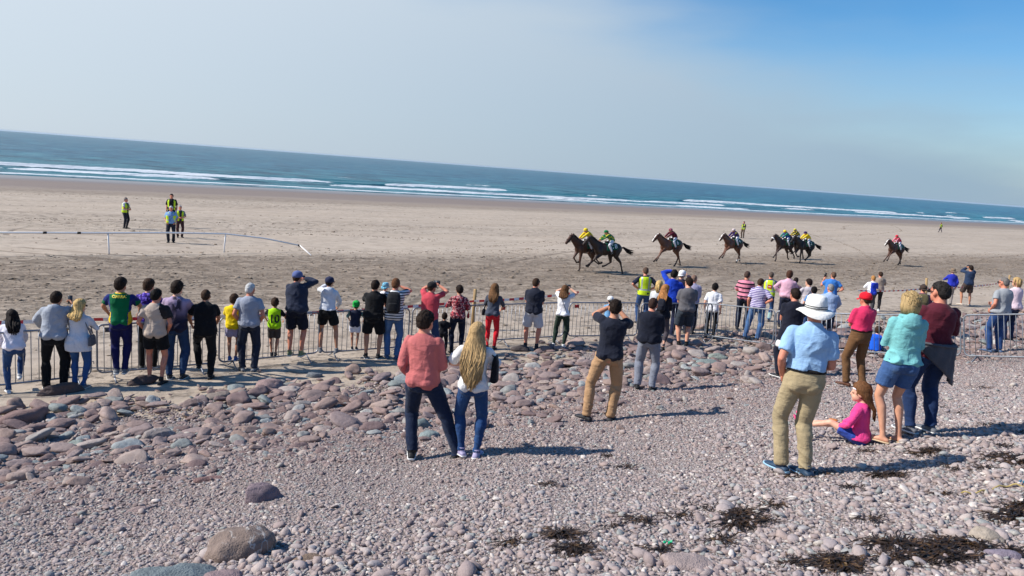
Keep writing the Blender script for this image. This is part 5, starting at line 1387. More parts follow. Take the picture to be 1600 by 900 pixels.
v_ = VEST(); v_['print'] = logo_print
person(1196, 502, 425, 'steward in yellow vest with red square logo on the back', -4, arms='front', hy=10, fat=1.05, vest=v_, top=dict(m=fabric((52, 66, 96)), sl='short', sf=.95, e=.016), bot=dict(m=[J_MID, fabric((150, 180, 180))], zone=lambda x, y, z: 1 if .14 < z < .32 else 0, hem=.06), shoes=SH_DK, hair=('crop', (90, 78, 70)), skin=SK_R)
person(1223, 511, 424, 'man with thick brown hair in pink checked shirt', -6, arms=('hip', 'front'), fat=1.1, hy=0, top=dict(m=fabric((206, 150, 172), 'stripe', period=.018, duty=.4, c2=(224, 190, 204)), sl='long', e=.026, hem=-.02, collar=True), bot=dict(m=fabric((30, 36, 58)), hem=.06), shoes=SH_DK, hair=('thick', (76, 48, 36)), skin=SK_R)
person(1235, 503, 434, 'dark haired person just behind the pink checked shirt man', -8, arms='front', top=dict(m=fabric((120, 90, 104)), sl='long'), bot=dict(m=NVY), shoes=SH_DK, hair=('short', DBR), skin=SK_R)
person(1254, 523, 437, 'dark haired man in pale grey T-shirt, face turned left', 30, arms='chest', hy=20, top=dict(m=fabric((190, 182, 186)), sl='short', e=.02), bot=dict(m=NVY), shoes=SH_DK, hair=('short', (40, 28, 24)), skin=SK_P)
person(1262, 530, 450, 'black haired boy in blue shirt behind the white sun hat', 8, arms='front', hs=1.1, top=dict(m=fabric((92, 138, 190)), sl='short', e=.022), bot=dict(m=JN()), shoes=SH_DK, hair=('short', BLKH), skin=SK_P)
person(1286, 543, 447, 'grey haired man in pale blue long sleeved shirt at the fence', 12, arms=('front', 'railwide'), fat=1.14, lean=6, hy=18, top=dict(m=fabric((156, 176, 208)), sl='long', e=.028, hem=-.02, collar=True), bot=dict(m=fabric((34, 42, 66)), hem=.062), shoes=SH_DK, hair=('crop', (140, 138, 138)), skin=SK_R)
s = person(1291, 503, 425, 'man in bright blue T-shirt holding a phone up high', 6, arms=(((-.26, .24, .42), (-.3, -.4, -1)), 'hip'), hy=10, side=4, fat=1.08, feet=wide(.14), top=dict(m=fabric((60, 122, 198)), sl='short', e=.024, hem=-.03), bot=dict(m=fabric((28, 36, 60)), hem=.06), shoes=SH_DK, hair=('crop', (104, 80, 64)), skin=SK_R)
g = G(); g.box(s.wr[0] + s.hdir[0] * .06 + Vector((.02, 0, .10)), (.036, .005, .074)); world_obj('phone', g, M_BLACKPL, s, 'black phone raised by the bright blue T-shirt man', 'phone')
person(1357, 490, 431, 'fair haired person in blue and white top on the sand', 20, hs=1.06, arms='chest', hy=10, top=dict(m=[fabric((34, 62, 190)), fabric((226, 226, 230))], zone=lambda x, y, z: 1 if x < -.11 or z > 1.40 else 0, sl='long', e=.022), bot=dict(m=fabric((70, 68, 72)), hem=.06), shoes=SH_WHT, hair=('short', (178, 128, 74)), skin=SK_P)
person(1368, 486, 425, 'dark haired person in beige top behind the fair haired one', 20, arms='chest', hy=10, top=dict(m=fabric((158, 142, 128)), sl='long', e=.02), bot=dict(m=fabric((36, 34, 38)), hem=.056), shoes=SH_WHT, hair=('short', BRN), skin=SK_R)
person(1366, 552, 505, 'small child in bright blue jacket sitting behind the barrier', -10, hs=1.25, h=1.30, pel=(0, 0, .13), feet=((-.14, .62, 0, 6), (.12, .62, 0, -6)), kpole=((0, .3, 1), (0, .3, 1)), arms='lap', lean=10, top=dict(m=fabric((26, 92, 208)), sl='long', e=.035, hem=-.06, se=.02), bot=dict(m=fabric((224, 224, 226)), hem=.06), shoes=SH_DK, hair=('short', BRN), skin=SK_P)
s = person(1430, 534, 447, 'person in brown cap and headphones wearing a khaki backpack', 10, arms='front', hatz=.02, hy=12, fat=1.08, top=dict(m=fabric((104, 66, 92)), sl='short', sf=.8, e=.026), bot=dict(m=fabric((60, 56, 56)), hem=.06), shoes=SH_DK, hair=('crop', BRN), hat=('cap', fabric((66, 52, 46)), 'back'), skin=SK_R)
g = G()
for sg in (-1, 1): g.ell(s.hc + s.Rh @ Vector((sg * .090, -.005, -.005)), (.022, .034, .042), s.Rh, 10, 8)
g.tube([s.hc + s.Rh @ Vector((math.cos(a) * .100, 0, math.sin(a) * .142)) for a in [math.pi * i / 10 for i in range(11)]], .010, 8); mk('headphones', g, M_BLACKPL, s.root)
backpack(s, fabric((96, 88, 62), rough=.75), 'khaki backpack on the person wearing headphones', fabric((80, 72, 52)), 1.05)
s = person(1481, 477, 419, 'person in brim hat, blue jacket and grey trousers on the sand', 24, sex='f', arms=('chest', 'down'), hatz=.03, hy=14, fat=1.1, top=dict(m=fabric((38, 50, 168)), sl='long', e=.026, hem=-.04), bot=dict(m=fabric((146, 138, 134)), hem=.056), shoes=SH_DK, hair=('crop', BRN), hat=('sun', fabric((128, 110, 92)), .16, .135), skin=SK_P)
s = person(1508, 477, 415, 'man in navy top and brown shorts photographing near the far stones', 22, arms=('phone', 'phone'), lean=-2, hy=12, feet=((-.16, .02, 0, 40), (.16, .0, 0, -4)), top=dict(m=fabric((40, 56, 84)), sl='long', e=.022), bot=dict(m=fabric((72, 60, 56)), ln='knee', e=.022), shoes=plain('pale_sandal', (200, 190, 176), .7), boot=0, hair=('short', DBR), skin=SK_T)
phone(s, 'black camera phone of the man in navy top and brown shorts')
person(1553, 553, 437, 'grey haired man in sunglasses, grey T-shirt and blue jeans', 46, arms=('pocket', 'front'), hy=12, fat=1.16, feet=((-.14, .02, 0, 14), (.12, .0, 0, 0)), top=dict(m=fabric((158, 162, 166), 'heather'), sl='short', e=.026, hem=-.05), bot=dict(m=JN((40, 70, 120)), hem=.064, e=.02), shoes=plain('blue_grey_shoe', (70, 90, 120), .6), hair=('crop', (120, 114, 110)), glasses=True, skin=SK_R, face=1)
person(1574, 536, 437, 'blonde woman in pale pink top and sunglasses by the right edge', 50, sex='f', arms=('chest', 'front'), hy=14, fat=1.1, top=dict(m=fabric((226, 202, 210)), sl='long', e=.024), bot=dict(m=fabric((34, 44, 76)), hem=.05), shoes=SH_DK, hair=('bob', (186, 154, 104)), glasses=True, skin=SK_P, face=1)

# --- stewards out on the sand
FV = lambda: dict(m=[HIV, HIVS, fabric((40, 44, 60))], zone=lambda x, y, z: 2 if (y > .06 and abs(x) < .05 + max(0, z - 1.2) * .15) else 1 if (1.015 < z < 1.06) else 0)
BV = dict(m=[HIV, HIVS, fabric((98, 140, 196))], zone=lambda x, y, z: 2 if (y > .04 and abs(x) < .095) else 1 if (1.015 < z < 1.06) else 0)
DV = dict(m=[HIV, HIVS, fabric((30, 30, 36))], zone=lambda x, y, z: 2 if (y > .04 and abs(x) < .11) else 0)
person(196, 357, 309, 'steward in yellow vest and white shirt standing apart on the sand', 235, arms='front', vest=FV(), fat=1.06, top=dict(m=fabric((214, 214, 220)), sl='short'), bot=dict(m=fabric((34, 36, 46)), hem=.06), shoes=SH_BLK, hair=('short', (120, 112, 108)), skin=SK_R, face=1)
person(268, 355, 303, 'steward in open yellow vest over black at the back of the three', 175, arms='down', vest=DV, top=dict(m=fabric((30, 30, 36)), sl='short', sf=.9), bot=dict(m=fabric((30, 30, 38))), shoes=SH_BLK, hair=('short', DBR), skin=SK_R, face=1)
person(267, 379, 322, 'white haired steward in blue shirt and yellow vest nearest the rail', 176, arms='pocket', vest=BV, fat=1.2, top=dict(m=fabric((128, 166, 210)), sl='short', sf=.85, e=.022), bot=dict(m=fabric((36, 38, 48)), hem=.066), shoes=SH_BLK, hair=('short', (206, 206, 206)), skin=SK_R, face=1)
person(281, 371, 321, 'steward in yellow vest and dark red trousers behind the rail', 190, arms='front', vest=FV(), top=dict(m=fabric((110, 120, 140)), sl='short', sf=.85), bot=dict(m=fabric((74, 46, 46)), hem=.06), shoes=SH_BLK, hair=('crop', GRYH), skin=SK_R, face=1)
person(1160, 372, 346, 'distant steward in yellow vest standing with a stick', 150, arms=('chest', 'down'), vest=FV(), top=dict(m=fabric((60, 56, 50)), sl='long'), bot=dict(m=fabric((88, 74, 62)), hem=.056), shoes=SH_BLK, hair=('short', DBR), skin=SK_R)
person(1469, 363, 348, 'farthest steward in yellow vest walking along the sand', 60, arms='down', vest=FV(), feet=((-.08, .22, 0, 4), (.08, -.22, .03, -4)), top=dict(m=fabric((40, 44, 56)), sl='long'), bot=dict(m=fabric((40, 42, 56)), hem=.056), shoes=SH_BLK, hair=('short', DBR), skin=SK_R)
print('crowd', round(time.time() - T0, 1))
# ================================================================ BARRIERS, POSTS, TAPE, RAIL
M_STEEL = plain('galvanised_steel', (132, 136, 142), .6, .6, vary=.18, bump=.05, scale=18)
M_DSTEEL = plain('weathered_steel', (146, 150, 158), .45, .7, vary=.2, bump=.05, scale=18)
M_PLATE = plain('red_plate', (170, 44, 44), .5, bump=0); M_GPLATE = plain('grey_plate', (96, 98, 104), .5, bump=0)
BAR_ME = {}
def barrier(a, b, label, bright=False, plate=None, tilt=0.0, hgt=.93):
    A, B = hit(a[0], a[1], .16), hit(b[0], b[1], .16)
    d = B - A; W = d.length; yaw = math.atan2(d.y, d.x); slope = math.asin(max(-.3, min(.3, d.z / W)))
    root = empty('crowd_barrier', A - Vector((0, 0, .16)), 0); root.rotation_euler = (R(tilt), -slope, yaw)
    tag(root, label, 'barrier', 'steel crowd barriers of the fence')
    m = M_STEEL if bright else M_DSTEEL
    z0, z1, r = .16, .16 + hgt, .11
    pts = []
    for (cx, cz, a0) in ((W - r, z1 - r, 0), (r, z1 - r, 90), (r, z0 + r, 180), (W - r, z0 + r, 270)):
        for k in range(6): q = R(a0 + 18 * k); pts.append(Vector((cx + r * math.cos(q), 0, cz + r * math.sin(q))))
    pts.append(pts[0]); g = G(); g.tube(pts, .0185, 8, 1, (0, 1, 0), cap=False); mk('frame', g, m, root)
    key = (round(hgt, 2), bright)
    if key not in BAR_ME:
        g = G(); g.tube([(0, 0, z0), (0, 0, z1)], .0075, 6); me = g.mesh('bar'); me.materials.append(m); BAR_ME[key] = me
    nb = max(6, int(round(W / .118)))
    for i in range(1, nb): o = link('bar', BAR_ME[key], root); o.location = (W * i / nb, 0, 0)
    for x in (W * .13, W * .87):
        g = G(); g.tube([(x, 0, z0), (x, -.16, .07), (x, -.30, .012)], [.016] * 3, 6); g.tube([(x, 0, z0), (x, .16, .07), (x, .28, .012)], [.016] * 3, 6); mk('foot', g, m, root)
    for z in (.42, .78): g = G(); g.tube([(W, 0, z), (W + .045, 0, z), (W + .05, 0, z - .05)], .008, 6); mk('hook', g, m, root)
    if plate: g = G(); g.box((.20, -.012, z1 - .10), (.065, .004, .045)); mk('name_plate', g, plate, root)
    return root
barrier((-40, 606), (142, 586), 'barrier at the left edge behind the grey hoodie man')
barrier((152, 583), (335, 567), 'barrier behind the green and gold jersey and the beige T-shirt boy', plate=M_GPLATE)
barrier((342, 566), (497, 551), 'barrier behind the yellow T-shirt boy and the grey haired man')
barrier((502, 551), (637, 541), 'barrier behind the small boy in the green cap')
barrier((642, 540), (764, 531), 'barrier behind the coral polo man and the wooden post')
barrier((772, 531), (879, 525), 'barrier with red plate behind the navy polo man', plate=M_PLATE)
barrier((887, 525), (994, 524), 'barrier with red plate behind the tan trousers man', plate=M_PLATE)
barrier((999, 524), (1109, 524), 'barrier behind the charcoal T-shirt man, ending at the white shirt boy')
barrier((1103, 524), (1208, 538), 'bright barrier angled across the cobbles by the striped polo man', True, tilt=-3)
barrier((1213, 540), (1346, 549), 'barrier behind the navy cargo trousers man and pink polo man', tilt=-3)
barrier((1352, 550), (1503, 556), 'bright barrier behind the turquoise hoodie and maroon top pair', True, tilt=-5)
barrier((1509, 556), (1672, 560), 'bright barrier in front of the grey haired man at right edge', True, tilt=-5)

def wood_mat():
    m, nt, b = newmat('post_timber'); n = N(nt); co = n.coord(); f = n.noise(n.mapping(co, scale=(1, 1, .12)), 40, 5)
    n.link(n.ramp(f, [(.3, (.22, .135, .058)), (.6, (.42, .28, .13)), (.8, (.5, .36, .19))]), b.inputs['Base Color']); b.inputs['Roughness'].default_value = .8
    n.link(n.bump(f, .4, .01), b.inputs['Normal']); return m
M_WOOD = wood_mat()
POSTS = []
for (u, v, h, lab, tl) in ((106, 574, 1.12, 'wooden post mostly hidden behind the white cardigan woman', 0), (738, 514, 1.15, 'round wooden post between patterned blouse and red trousers women', 0), (1446, 482, 1.30, 'tall wooden post behind the maroon top man', -7), (1571, 468, 1.22, 'wooden post behind the couple at the right edge', 0)):
    L = hit(u, v); root = empty('wooden_post', L, 0); root.rotation_euler = (0, R(tl), 0); tag(root, lab, 'post', 'wooden tape posts')
    g = G(); g.tube([(0, 0, -.25), (0, 0, h * .5), (.01, 0, h)], [.052, .050, .046], 12); mk('shaft', g, M_WOOD, root)
    g = G(); g.tube([(.01, 0, h - .002), (.01, 0, h + .004)], [.0455, .043], 12); mk('sawn_top', g, plain('cut_timber', (196, 160, 104), .8), root)
    POSTS.append((L, h, tl))
def tape(pts, label, w=.035, seg=.17):
    g = G(); P = []
    for a, b in zip(pts, pts[1:]):
        n = max(2, int((b - a).length / seg))
        for i in range(n): f = i / n; q = a.lerp(b, f); q.z -= .10 * 4 * f * (1 - f) * min(1, (b - a).length / 8); P.append(q)
    P.append(pts[-1]); v = []
    for i, q in enumerate(P): tw = .35 * math.sin(i * .33); v += [q + Vector((0, math.sin(tw) * w, math.cos(tw) * w)), q - Vector((0, math.sin(tw) * w, math.cos(tw) * w))]
    for i in range(len(P) - 1):
        g.add([v[2 * i], v[2 * i + 1], v[2 * i + 3], v[2 * i + 2]], [(0, 1, 2, 3)], i % 2)
    o = mk('barrier_tape', g, [plain('white_tape', (236, 234, 232), .5, bump=0), plain('red_tape', (206, 52, 60), .5, bump=0)], None, flat=True)
    md = o.modifiers.new('t', 'SOLIDIFY'); md.thickness = .002
    return tag(o, label, 'tape')
tp = lambda i, dz: POSTS[i][0] + Vector((math.sin(R(POSTS[i][2])) * (POSTS[i][1] - dz), -.06, POSTS[i][1] - dz))
L0 = hit(-120, 590, 0) + Vector((0, .3, .98)); L3 = hit(900, 505) + Vector((0, 0, .98))
tape([L0, tp(0, .13), tp(1, .33), L3], 'red and white tape strung behind the long left fence')
tape([hit(1335, 492) + Vector((0, 0, .95)), tp(2, .42), tp(3, .30), tp(3, .30) + Vector((8, 4.5, 0))], 'red and white tape between the two right hand posts', .025)

# running rail
M_RAIL = plain('white_rail', (236, 234, 232), .6, bump=0, vary=.04)
def running_rail():
    a, b, c, d = hit(-150, 400), hit(169, 397), hit(352, 395), hit(486, 399)
    h = .92; root = empty('running_rail', b); tag(root, 'white plastic running rail sloping to the sand at its end', 'rail')
    e = hit(468, 393)
    rel = lambda p, z: (p + Vector((0, 0, z))) - b
    g = G(); pts = [rel(a, h - .02), rel(b, h), rel(b.lerp(c, .5), h + .02), rel(c, h - .02), rel(c.lerp(e, .5), h * .74), rel(e, .30)]; g.tube(pts, .040, 10); mk('rail_tube', g, M_RAIL, root)
    g = G(); g.tube([rel(e, .32), rel(d, .0)], .028, 10); mk('rail_end', g, M_RAIL, root)
    for p, q in ((b, .08), (c, -.06), (a, 0)): g = G(); g.tube([rel(p, h), rel(p + Vector((q, -.06, 0)), -.15)], .032, 8); mk('rail_post', g, M_RAIL, root)
    for f in (.66, .84): p = a.lerp(b, f); g = G(); t_ = (b - a).normalized(); g.tube([rel(p - t_ * .07, h - .004), rel(p + t_ * .07, h - .004)], .050, 10); mk('joint_clip', g, M_BLACKPL, root)
    g = G(); g.tube([rel(e - (e - c).normalized() * .1, .33), rel(e + (e - c).normalized() * .05, .27)], .050, 10); mk('joint_clip', g, M_BLACKPL, root)
running_rail()

# ================================================================ NAMED BOULDERS
def boulder_mat(rgb, rgb2=None, vein=False, band=False):
    m, nt, b = newmat('boulder'); n = N(nt); co = n.coord(); c = lin(rgb)
    f = n.noise(co, 2.2, 7, .65); g_ = n.noise(co, 18, 4)
    col = n.ramp(f, [(.3, sc3(c, .72)), (.55, c), (.75, sc3(lin(rgb2), 1) if rgb2 else sc3(c, 1.3))])
    col = n.mix(n.mrange(g_, .52, .72, 0, .3), col, sc3(c, .6))
    if vein:
        vn = n.noise(n.mapping(co, rot=(.4, .3, .9), scale=(1, .45, 1)), 1.5, 3, .5); vm = n.noise(co, 1.1, 2)
        vv = n.math('MULTIPLY', n.mrange(n.math('ABSOLUTE', n.math('ADD', vn, -.47)), .022, .004), n.mrange(vm, .42, .55))
        col = n.mix(n.math('MULTIPLY', vv, .8), col, (.56, .52, .48, 1))
    if band:
        sep = n.new('ShaderNodeSeparateXYZ'); n.link(co, sep.inputs[0]); col = n.mix(n.mrange(sep.outputs[0], -.12, -.08), sc3(c, .5), col)
    n.link(col, b.inputs['Base Color']); b.inputs['Roughness'].default_value = .85
    n.link(n.bump(n.math('ADD', f, n.math('MULTIPLY', g_, .3)), .6, .06), b.inputs['Normal']); return m
for i, (u, v, w, hz, asp, yaw, tl, rgb, lab, kw) in enumerate((
    (414, 796, 58, .78, .34, .25, (-.42, .22), (136, 118, 122), 'purple slab standing on edge among the pebbles', {}),
    (376, 884, 98, .66, .7, .3, (.1, -.1), (134, 116, 106), 'large brown boulder with a thin white vein', dict(vein=True)),
    (268, 930, 116, .40, .6, .1, (.05, .05), (116, 126, 128), 'blue grey flat stone at the bottom edge of the picture', {}),
    (345, 922, 62, .5, .7, .2, (.0, .05), (150, 128, 128), 'pinkish stone at the bottom edge beside the blue grey one', {}),
    (482, 884, 44, .4, .6, .3, (.1, .0), (134, 112, 94), 'flat tan stone right of the large brown boulder', {}),
    (1075, 897, 86, .35, .6, .1, (.1, 0), (166, 148, 142), 'wide pale stone at the bottom edge, right of centre', {}),
    (1543, 856, 46, .65, .75, .5, (.2, .2), (176, 162, 146), 'pale tan oval stone beside the big seaweed heap', {}),
    (1570, 882, 46, .5, .6, .2, (.1, 0), (140, 128, 140), 'mauve oval stone in the bottom right corner', {}),
    (815, 551, 32, .42, .6, .2, (0, 0), (76, 66, 64), 'dark rock at the feet of the navy polo man', {}),
    (421, 615, 44, .6, .7, .2, (0, 0), (150, 126, 122), 'pinkish boulder on the sand edge near the fence', {}),
    (342, 628, 40, .45, .6, .2, (0, 0), (142, 128, 118), 'grey brown boulder on the sand edge, smaller than the pink one', {}),
    (305, 640, 36, .5, .7, .2, (0, 0), (120, 102, 98), 'brown boulder just below the sand edge', dict(vein=True)),
    (657, 677, 38, .7, .8, .3, (0, 0), (118, 130, 128), 'upper green grey stone behind the red sweater man', {}),
    (671, 690, 34, .6, .8, .4, (0, 0), (138, 150, 148), 'lower pale green stone behind the red sweater man', {}),
    (97, 619, 52, .42, .35, .35, (0, 0), (92, 76, 72), 'long dark stone under the grey hoodie man', {}),
    (222, 604, 38, .5, .45, .3, (0, -.2), (86, 70, 66), 'dark stone under the beige T-shirt boy', {}),
    (491, 591, 24, .45, .7, .1, (0, 0), (116, 120, 124), 'single grey stone lying on the sand', {}),
    (38, 668, 62, .5, .45, .2, (.0, -.15), (132, 106, 100), 'long purple brown slab at the left edge', {}),
    (1056, 558, 30, .75, .8, .2, (0, 0), (172, 150, 142), 'stone half dark and half pale under the boots', dict(band=True)),
    (1193, 552, 25, .75, .8, .2, (0, 0), (132, 112, 106), 'round boulder below the bright angled barrier', {}),
    (1122, 566, 32, .5, .5, .3, (0, .1), (134, 142, 134), 'green grey slab in the middle of the cobbles', {}),
    (1110, 576, 40, .4, .5, .3, (0, .1), (128, 138, 134), 'flat pale green slab lying below the green grey one', {}),
    (246, 692, 48, .5, .55, .3, (0, 0), (150, 138, 132), 'long pale grey stone in the left cobbles', dict(vein=True)),
    (118, 705, 26, .65, .8, 0, (0, 0), (150, 160, 152), 'pale green round stone in the left cobbles', {}),
    (215, 806, 42, .35, .5, .3, (0, 0), (164, 142, 136), 'pale flat stone in the lower left pebbles', {}),
    (318, 838, 36, .3, .5, .3, (0, 0), (140, 116, 112), 'flat rosy stone above the large brown boulder', {}),
    (325, 758, 44, .35, .4, .2, (0, 0), (142, 110, 104), 'reddish flat stone left of the standing slab', {}))):
    L = hit(u, v - w * hz * .22); d = (L - Vector((0, 0, CAM_Z))).length; r_ = w / F_PX * d / 2
    o = link('boulder', stone_mesh('boulder', 500 + i * 3, 4, (1, asp, hz), .2, boulder_mat(rgb, **kw), .18))
    o.location = L + Vector((0, 0, r_ * min(hz, .8) * .30)); o.rotation_euler = (tl[0], tl[1], math.atan2(-L.x, L.y) + yaw); o.scale = (r_,) * 3
    tag(o, lab, 'boulder', 'boulders that stand out on the shingle'); FEET.append((L.x, L.y, r_ * .8))

# ================================================================ SEAWEED, ROPE, SCRAPS
def weed_mat():
    m, nt, b = newmat('dried_seaweed'); n = N(nt); co = n.coord(); f = n.noise(co, 16, 4)
    n.link(n.ramp(f, [(.3, (.012, .008, .005)), (.5, (.028, .016, .009)), (.62, (.09, .046, .02)), (.78, (.26, .17, .07))]), b.inputs['Base Color']); b.inputs['Roughness'].default_value = .55; return m
M_WEED = weed_mat()
def weed(g, L, rx, ry, ang, nst, rs):
    for _ in range(nst):
        a, q = rs.uniform(0, 6.283), math.sqrt(rs.random()); x, y = q * math.cos(a) * rx, q * math.sin(a) * ry
        px, py = L.x + x * math.cos(ang) - y * math.sin(ang), L.y + x * math.sin(ang) + y * math.cos(ang)
        z = .045 + (1 - q) * rs.uniform(.0, .035); h_ = rs.uniform(0, 6.283); ln = rs.uniform(.07, .24); w = rs.uniform(.002, .007)
        v = []; n_ = 5
        for k in range(n_ + 1):
            P = G3(px, py, z + .010 * math.sin(k * 1.7 + h_)); sd = Vector((-math.sin(h_), math.cos(h_), rs.uniform(-.8, .8))) * w * (1 - .6 * abs(k / n_ - .4)); v += [P + sd, P - sd]
            h_ += rs.uniform(-.7, .7); px += math.cos(h_) * ln / n_; py += math.sin(h_) * ln / n_
        g.add(v, [(2 * k, 2 * k + 1, 2 * k + 3, 2 * k + 2) for k in range(n_)])
rs = random.Random(5)
BIGW = ((1442, 868, 62, 22, 'largest heap of dark brown seaweed near the bottom right corner'), (1328, 890, 40, 16, 'seaweed heap cut by the bottom edge, left of the largest heap'), (1161, 818, 30, 34, 'tall streak of black seaweed below the khaki trousers man'),
        (1577, 728, 34, 22, 'dark seaweed patch at the right edge above the yellow rope'), (1592, 815, 20, 40, 'long seaweed patch running down the right edge'), (1440, 711, 52, 6, 'thin dark line of seaweed behind the seated girl'),
        (1379, 749, 20, 10, 'seaweed tuft right of the khaki trousers man'), (885, 842, 18, 12, 'small seaweed tuft in the bottom centre, upper of two'), (894, 868, 22, 10, 'brown seaweed tuft in the bottom centre, lower of two'), (1500, 864, 36, 14, 'reddish brown seaweed between the largest heap and pale stone'))
def weed_px(g, u, v, rx, ry, n, rs):
    L = hit(u, v); d = (L - Vector((0, 0, CAM_Z))).length; k = d / F_PX
    fore = max(.25, abs(ray(u, v).z)); an = math.atan2(-L.x, L.y); RX, RY = rx * k, ry * k / fore * .8
    nb = max(2, int(n / 70)); ws = [rs.uniform(.3, 1) for _ in range(nb)]
    for w_ in ws:        # a heap is several uneven tangles
        a, q = rs.uniform(0, 6.28), math.sqrt(rs.random()) * .8; x, y = q * math.cos(a) * RX, q * math.sin(a) * RY
        C = Vector((L.x + x * math.cos(an) - y * math.sin(an), L.y + x * math.sin(an) + y * math.cos(an), 0)); f_ = rs.uniform(.2, .5)
        weed(g, C, RX * f_ * rs.uniform(.6, 1.3), RY * f_ * rs.uniform(.5, 1.2), an + rs.uniform(-.6, .6), int(n * w_ / sum(ws)), rs)
for (u, v, rx, ry, lab) in BIGW:
    rx, ry = rx * .85, ry * .8
    g = G(); weed_px(g, u, v, rx, ry, int(60 + rx * ry * .5), rs); tag(mk('seaweed_heap', g, M_WEED, None), lab, 'seaweed', 'heaps of seaweed on the shingle')
g = G()
for (u, v, rx, ry) in ((1210, 797, 12, 12), (1067, 816, 18, 7), (1015, 824, 16, 8), (1037, 868, 16, 7), (1120, 853, 14, 9), (1334, 769, 14, 5), (1356, 711, 10, 5), (1495, 737, 18, 6), (1562, 703, 14, 4), (1499, 651, 12, 3), (1555, 668, 22, 5), (793, 856, 14, 5), (950, 717, 10, 5),
                       (977, 735, 14, 5), (860, 763, 14, 5), (960, 830, 9, 4), (993, 815, 11, 4), (1590, 680, 14, 4), (1420, 640, 12, 3), (1530, 610, 16, 3), (1290, 745, 12, 4), (1360, 820, 12, 5), (1480, 780, 10, 4), (1540, 740, 16, 6), (1575, 870, 14, 8), (1250, 752, 14, 4), (1100, 800, 8, 5), (1460, 640, 10, 3), (1390, 880, 20, 8), (1240, 890, 12, 6)):
    weed_px(g, u, v, rx * .7, ry * .7, int(10 + rx * ry * .22), rs)
tag(mk('seaweed_scraps', g, M_WEED, None), 'scattered dark scraps of seaweed over the shingle', 'seaweed', kind='stuff')
g = G(); pts = []
for i in range(26): f = i / 25; q = hit(1500 + 135 * f, 779 - 17 * f + 2.5 * math.sin(f * 9)); pts.append(q + Vector((0, 0, .05 + .012 * math.sin(i * 1.3))))
g.tube(pts, .007, 6); tag(mk('rope', g, plain('yellow_rope', (176, 156, 96), .85), None), 'faded yellow rope lying on pebbles at the right edge', 'rope')
for (u, v, rgb, lab) in ((1042, 860, (20, 170, 120), 'scrap of green plastic lying in seaweed'), (1596, 763, (60, 120, 150), 'scrap of blue plastic beside the rope')):
    L = hit(u, v); g = G(); M_ = Matrix.Rotation(.6, 3, 'Z') @ Matrix.Rotation(.4, 3, 'X')
    for k in range(4): g.ell(L + Vector((.014 * (k - 1.5), .008 * math.sin(k * 2), .06 + .006 * (k % 2))), (.016, .011, .004), M_ @ Matrix.Rotation(k * .7, 3, 'Y'), 8, 5)
    tag(mk('plastic_scrap', g, plain('plastic' + lab[:14], rgb, .4), None), lab, 'scrap')

# gulls at the water's edge
for i, (u, v) in enumerate(((1088, 318), (1096, 319), (1153, 322), (1230, 327), (1244, 328), (1298, 331), (905, 303), (760, 303))):
    L = hit(u, v); root = empty('gull', L, R(40 + 67 * i)); tag(root, ('left gull of the pair on wet sand above the third horse', 'right gull of the pair on wet sand above the third horse', 'lone tiny gull on wet sand above the distant steward', 'left gull of the pair near the surf above the rear group', 'right gull of the pair near the surf above the rear group', 'lone tiny gull on wet sand, farthest to the right', 'lone tiny gull on wet sand above the leading horses', 'lone tiny gull on wet sand, farthest to the left')[i], 'gull', 'gulls on the wet sand')
    g = G(); g.ell((0, 0, .26), (.075, .21, .085), Matrix.Rotation(R(18), 3, 'X')); g.tube([(0, .13, .30), (0, .18, .40)], [.05, .038], 8); g.ell((0, .20, .43), (.042, .055, .045)); mk('body', g, plain('gull_white', (235, 235, 235), .7, bump=0), root)
    g = G(); g.ell((.05, -.05, .285), (.035, .20, .06), Matrix.Rotation(R(14), 3, 'X')); g.ell((-.05, -.05, .285), (.035, .20, .06), Matrix.Rotation(R(14), 3, 'X')); mk('wings', g, plain('gull_grey', (150, 156, 164), .7, bump=0), root)
    g = G(); g.tube([(0, .24, .43), (0, .31, .415)], [.014, .005], 6); mk('beak', g, plain('gull_beak', (220, 170, 40), .5, bump=0), root)
    for x in (-.035, .035): g = G(); g.tube([(x, 0, .2), (x, 0, 0)], .008, 5); g.tube([(x, -.01, .005), (x, .05, .005)], .01, 5); mk('leg', g, plain('gull_beak', (220, 170, 40)), root)
print('things', round(time.time() - T0, 1))
# ================================================================ RACE HORSES AND JOCKEYS
def coat_mat(rgb):
    key = ('coat', rgb)
    if key in MATS: return MATS[key]
    m, nt, b = newmat('horse_coat'); n = N(nt); co = n.coord(); c = sc3(lin(rgb), .72); f = n.noise(co, 4, 4)
    sep = n.new('ShaderNodeSeparateXYZ'); n.link(co, sep.inputs[0])
    col = n.ramp(f, [(.3, sc3(c, .75)), (.7, sc3(c, 1.2))]); col = n.mix(n.mrange(sep.outputs[2], .7, .3, 0, .55), col, (.012, .009, .008, 1))
    n.link(col, b.inputs['Base Color']); b.inputs['Roughness'].default_value = .5; b.inputs['Specular IOR Level'].default_value = .4
    n.link(n.bump(n.noise(co, 9, 4), .25, .02), b.inputs['Normal']); MATS[key] = m; return m
M_MANE = hair_mat((26, 20, 18)); M_HOOF = plain('hoof', (48, 42, 38), .6); M_LEATHER = plain('dark_leather', (36, 26, 22), .5)
M_WHITEH = plain('white_marking', (218, 214, 208), .7, bump=0)
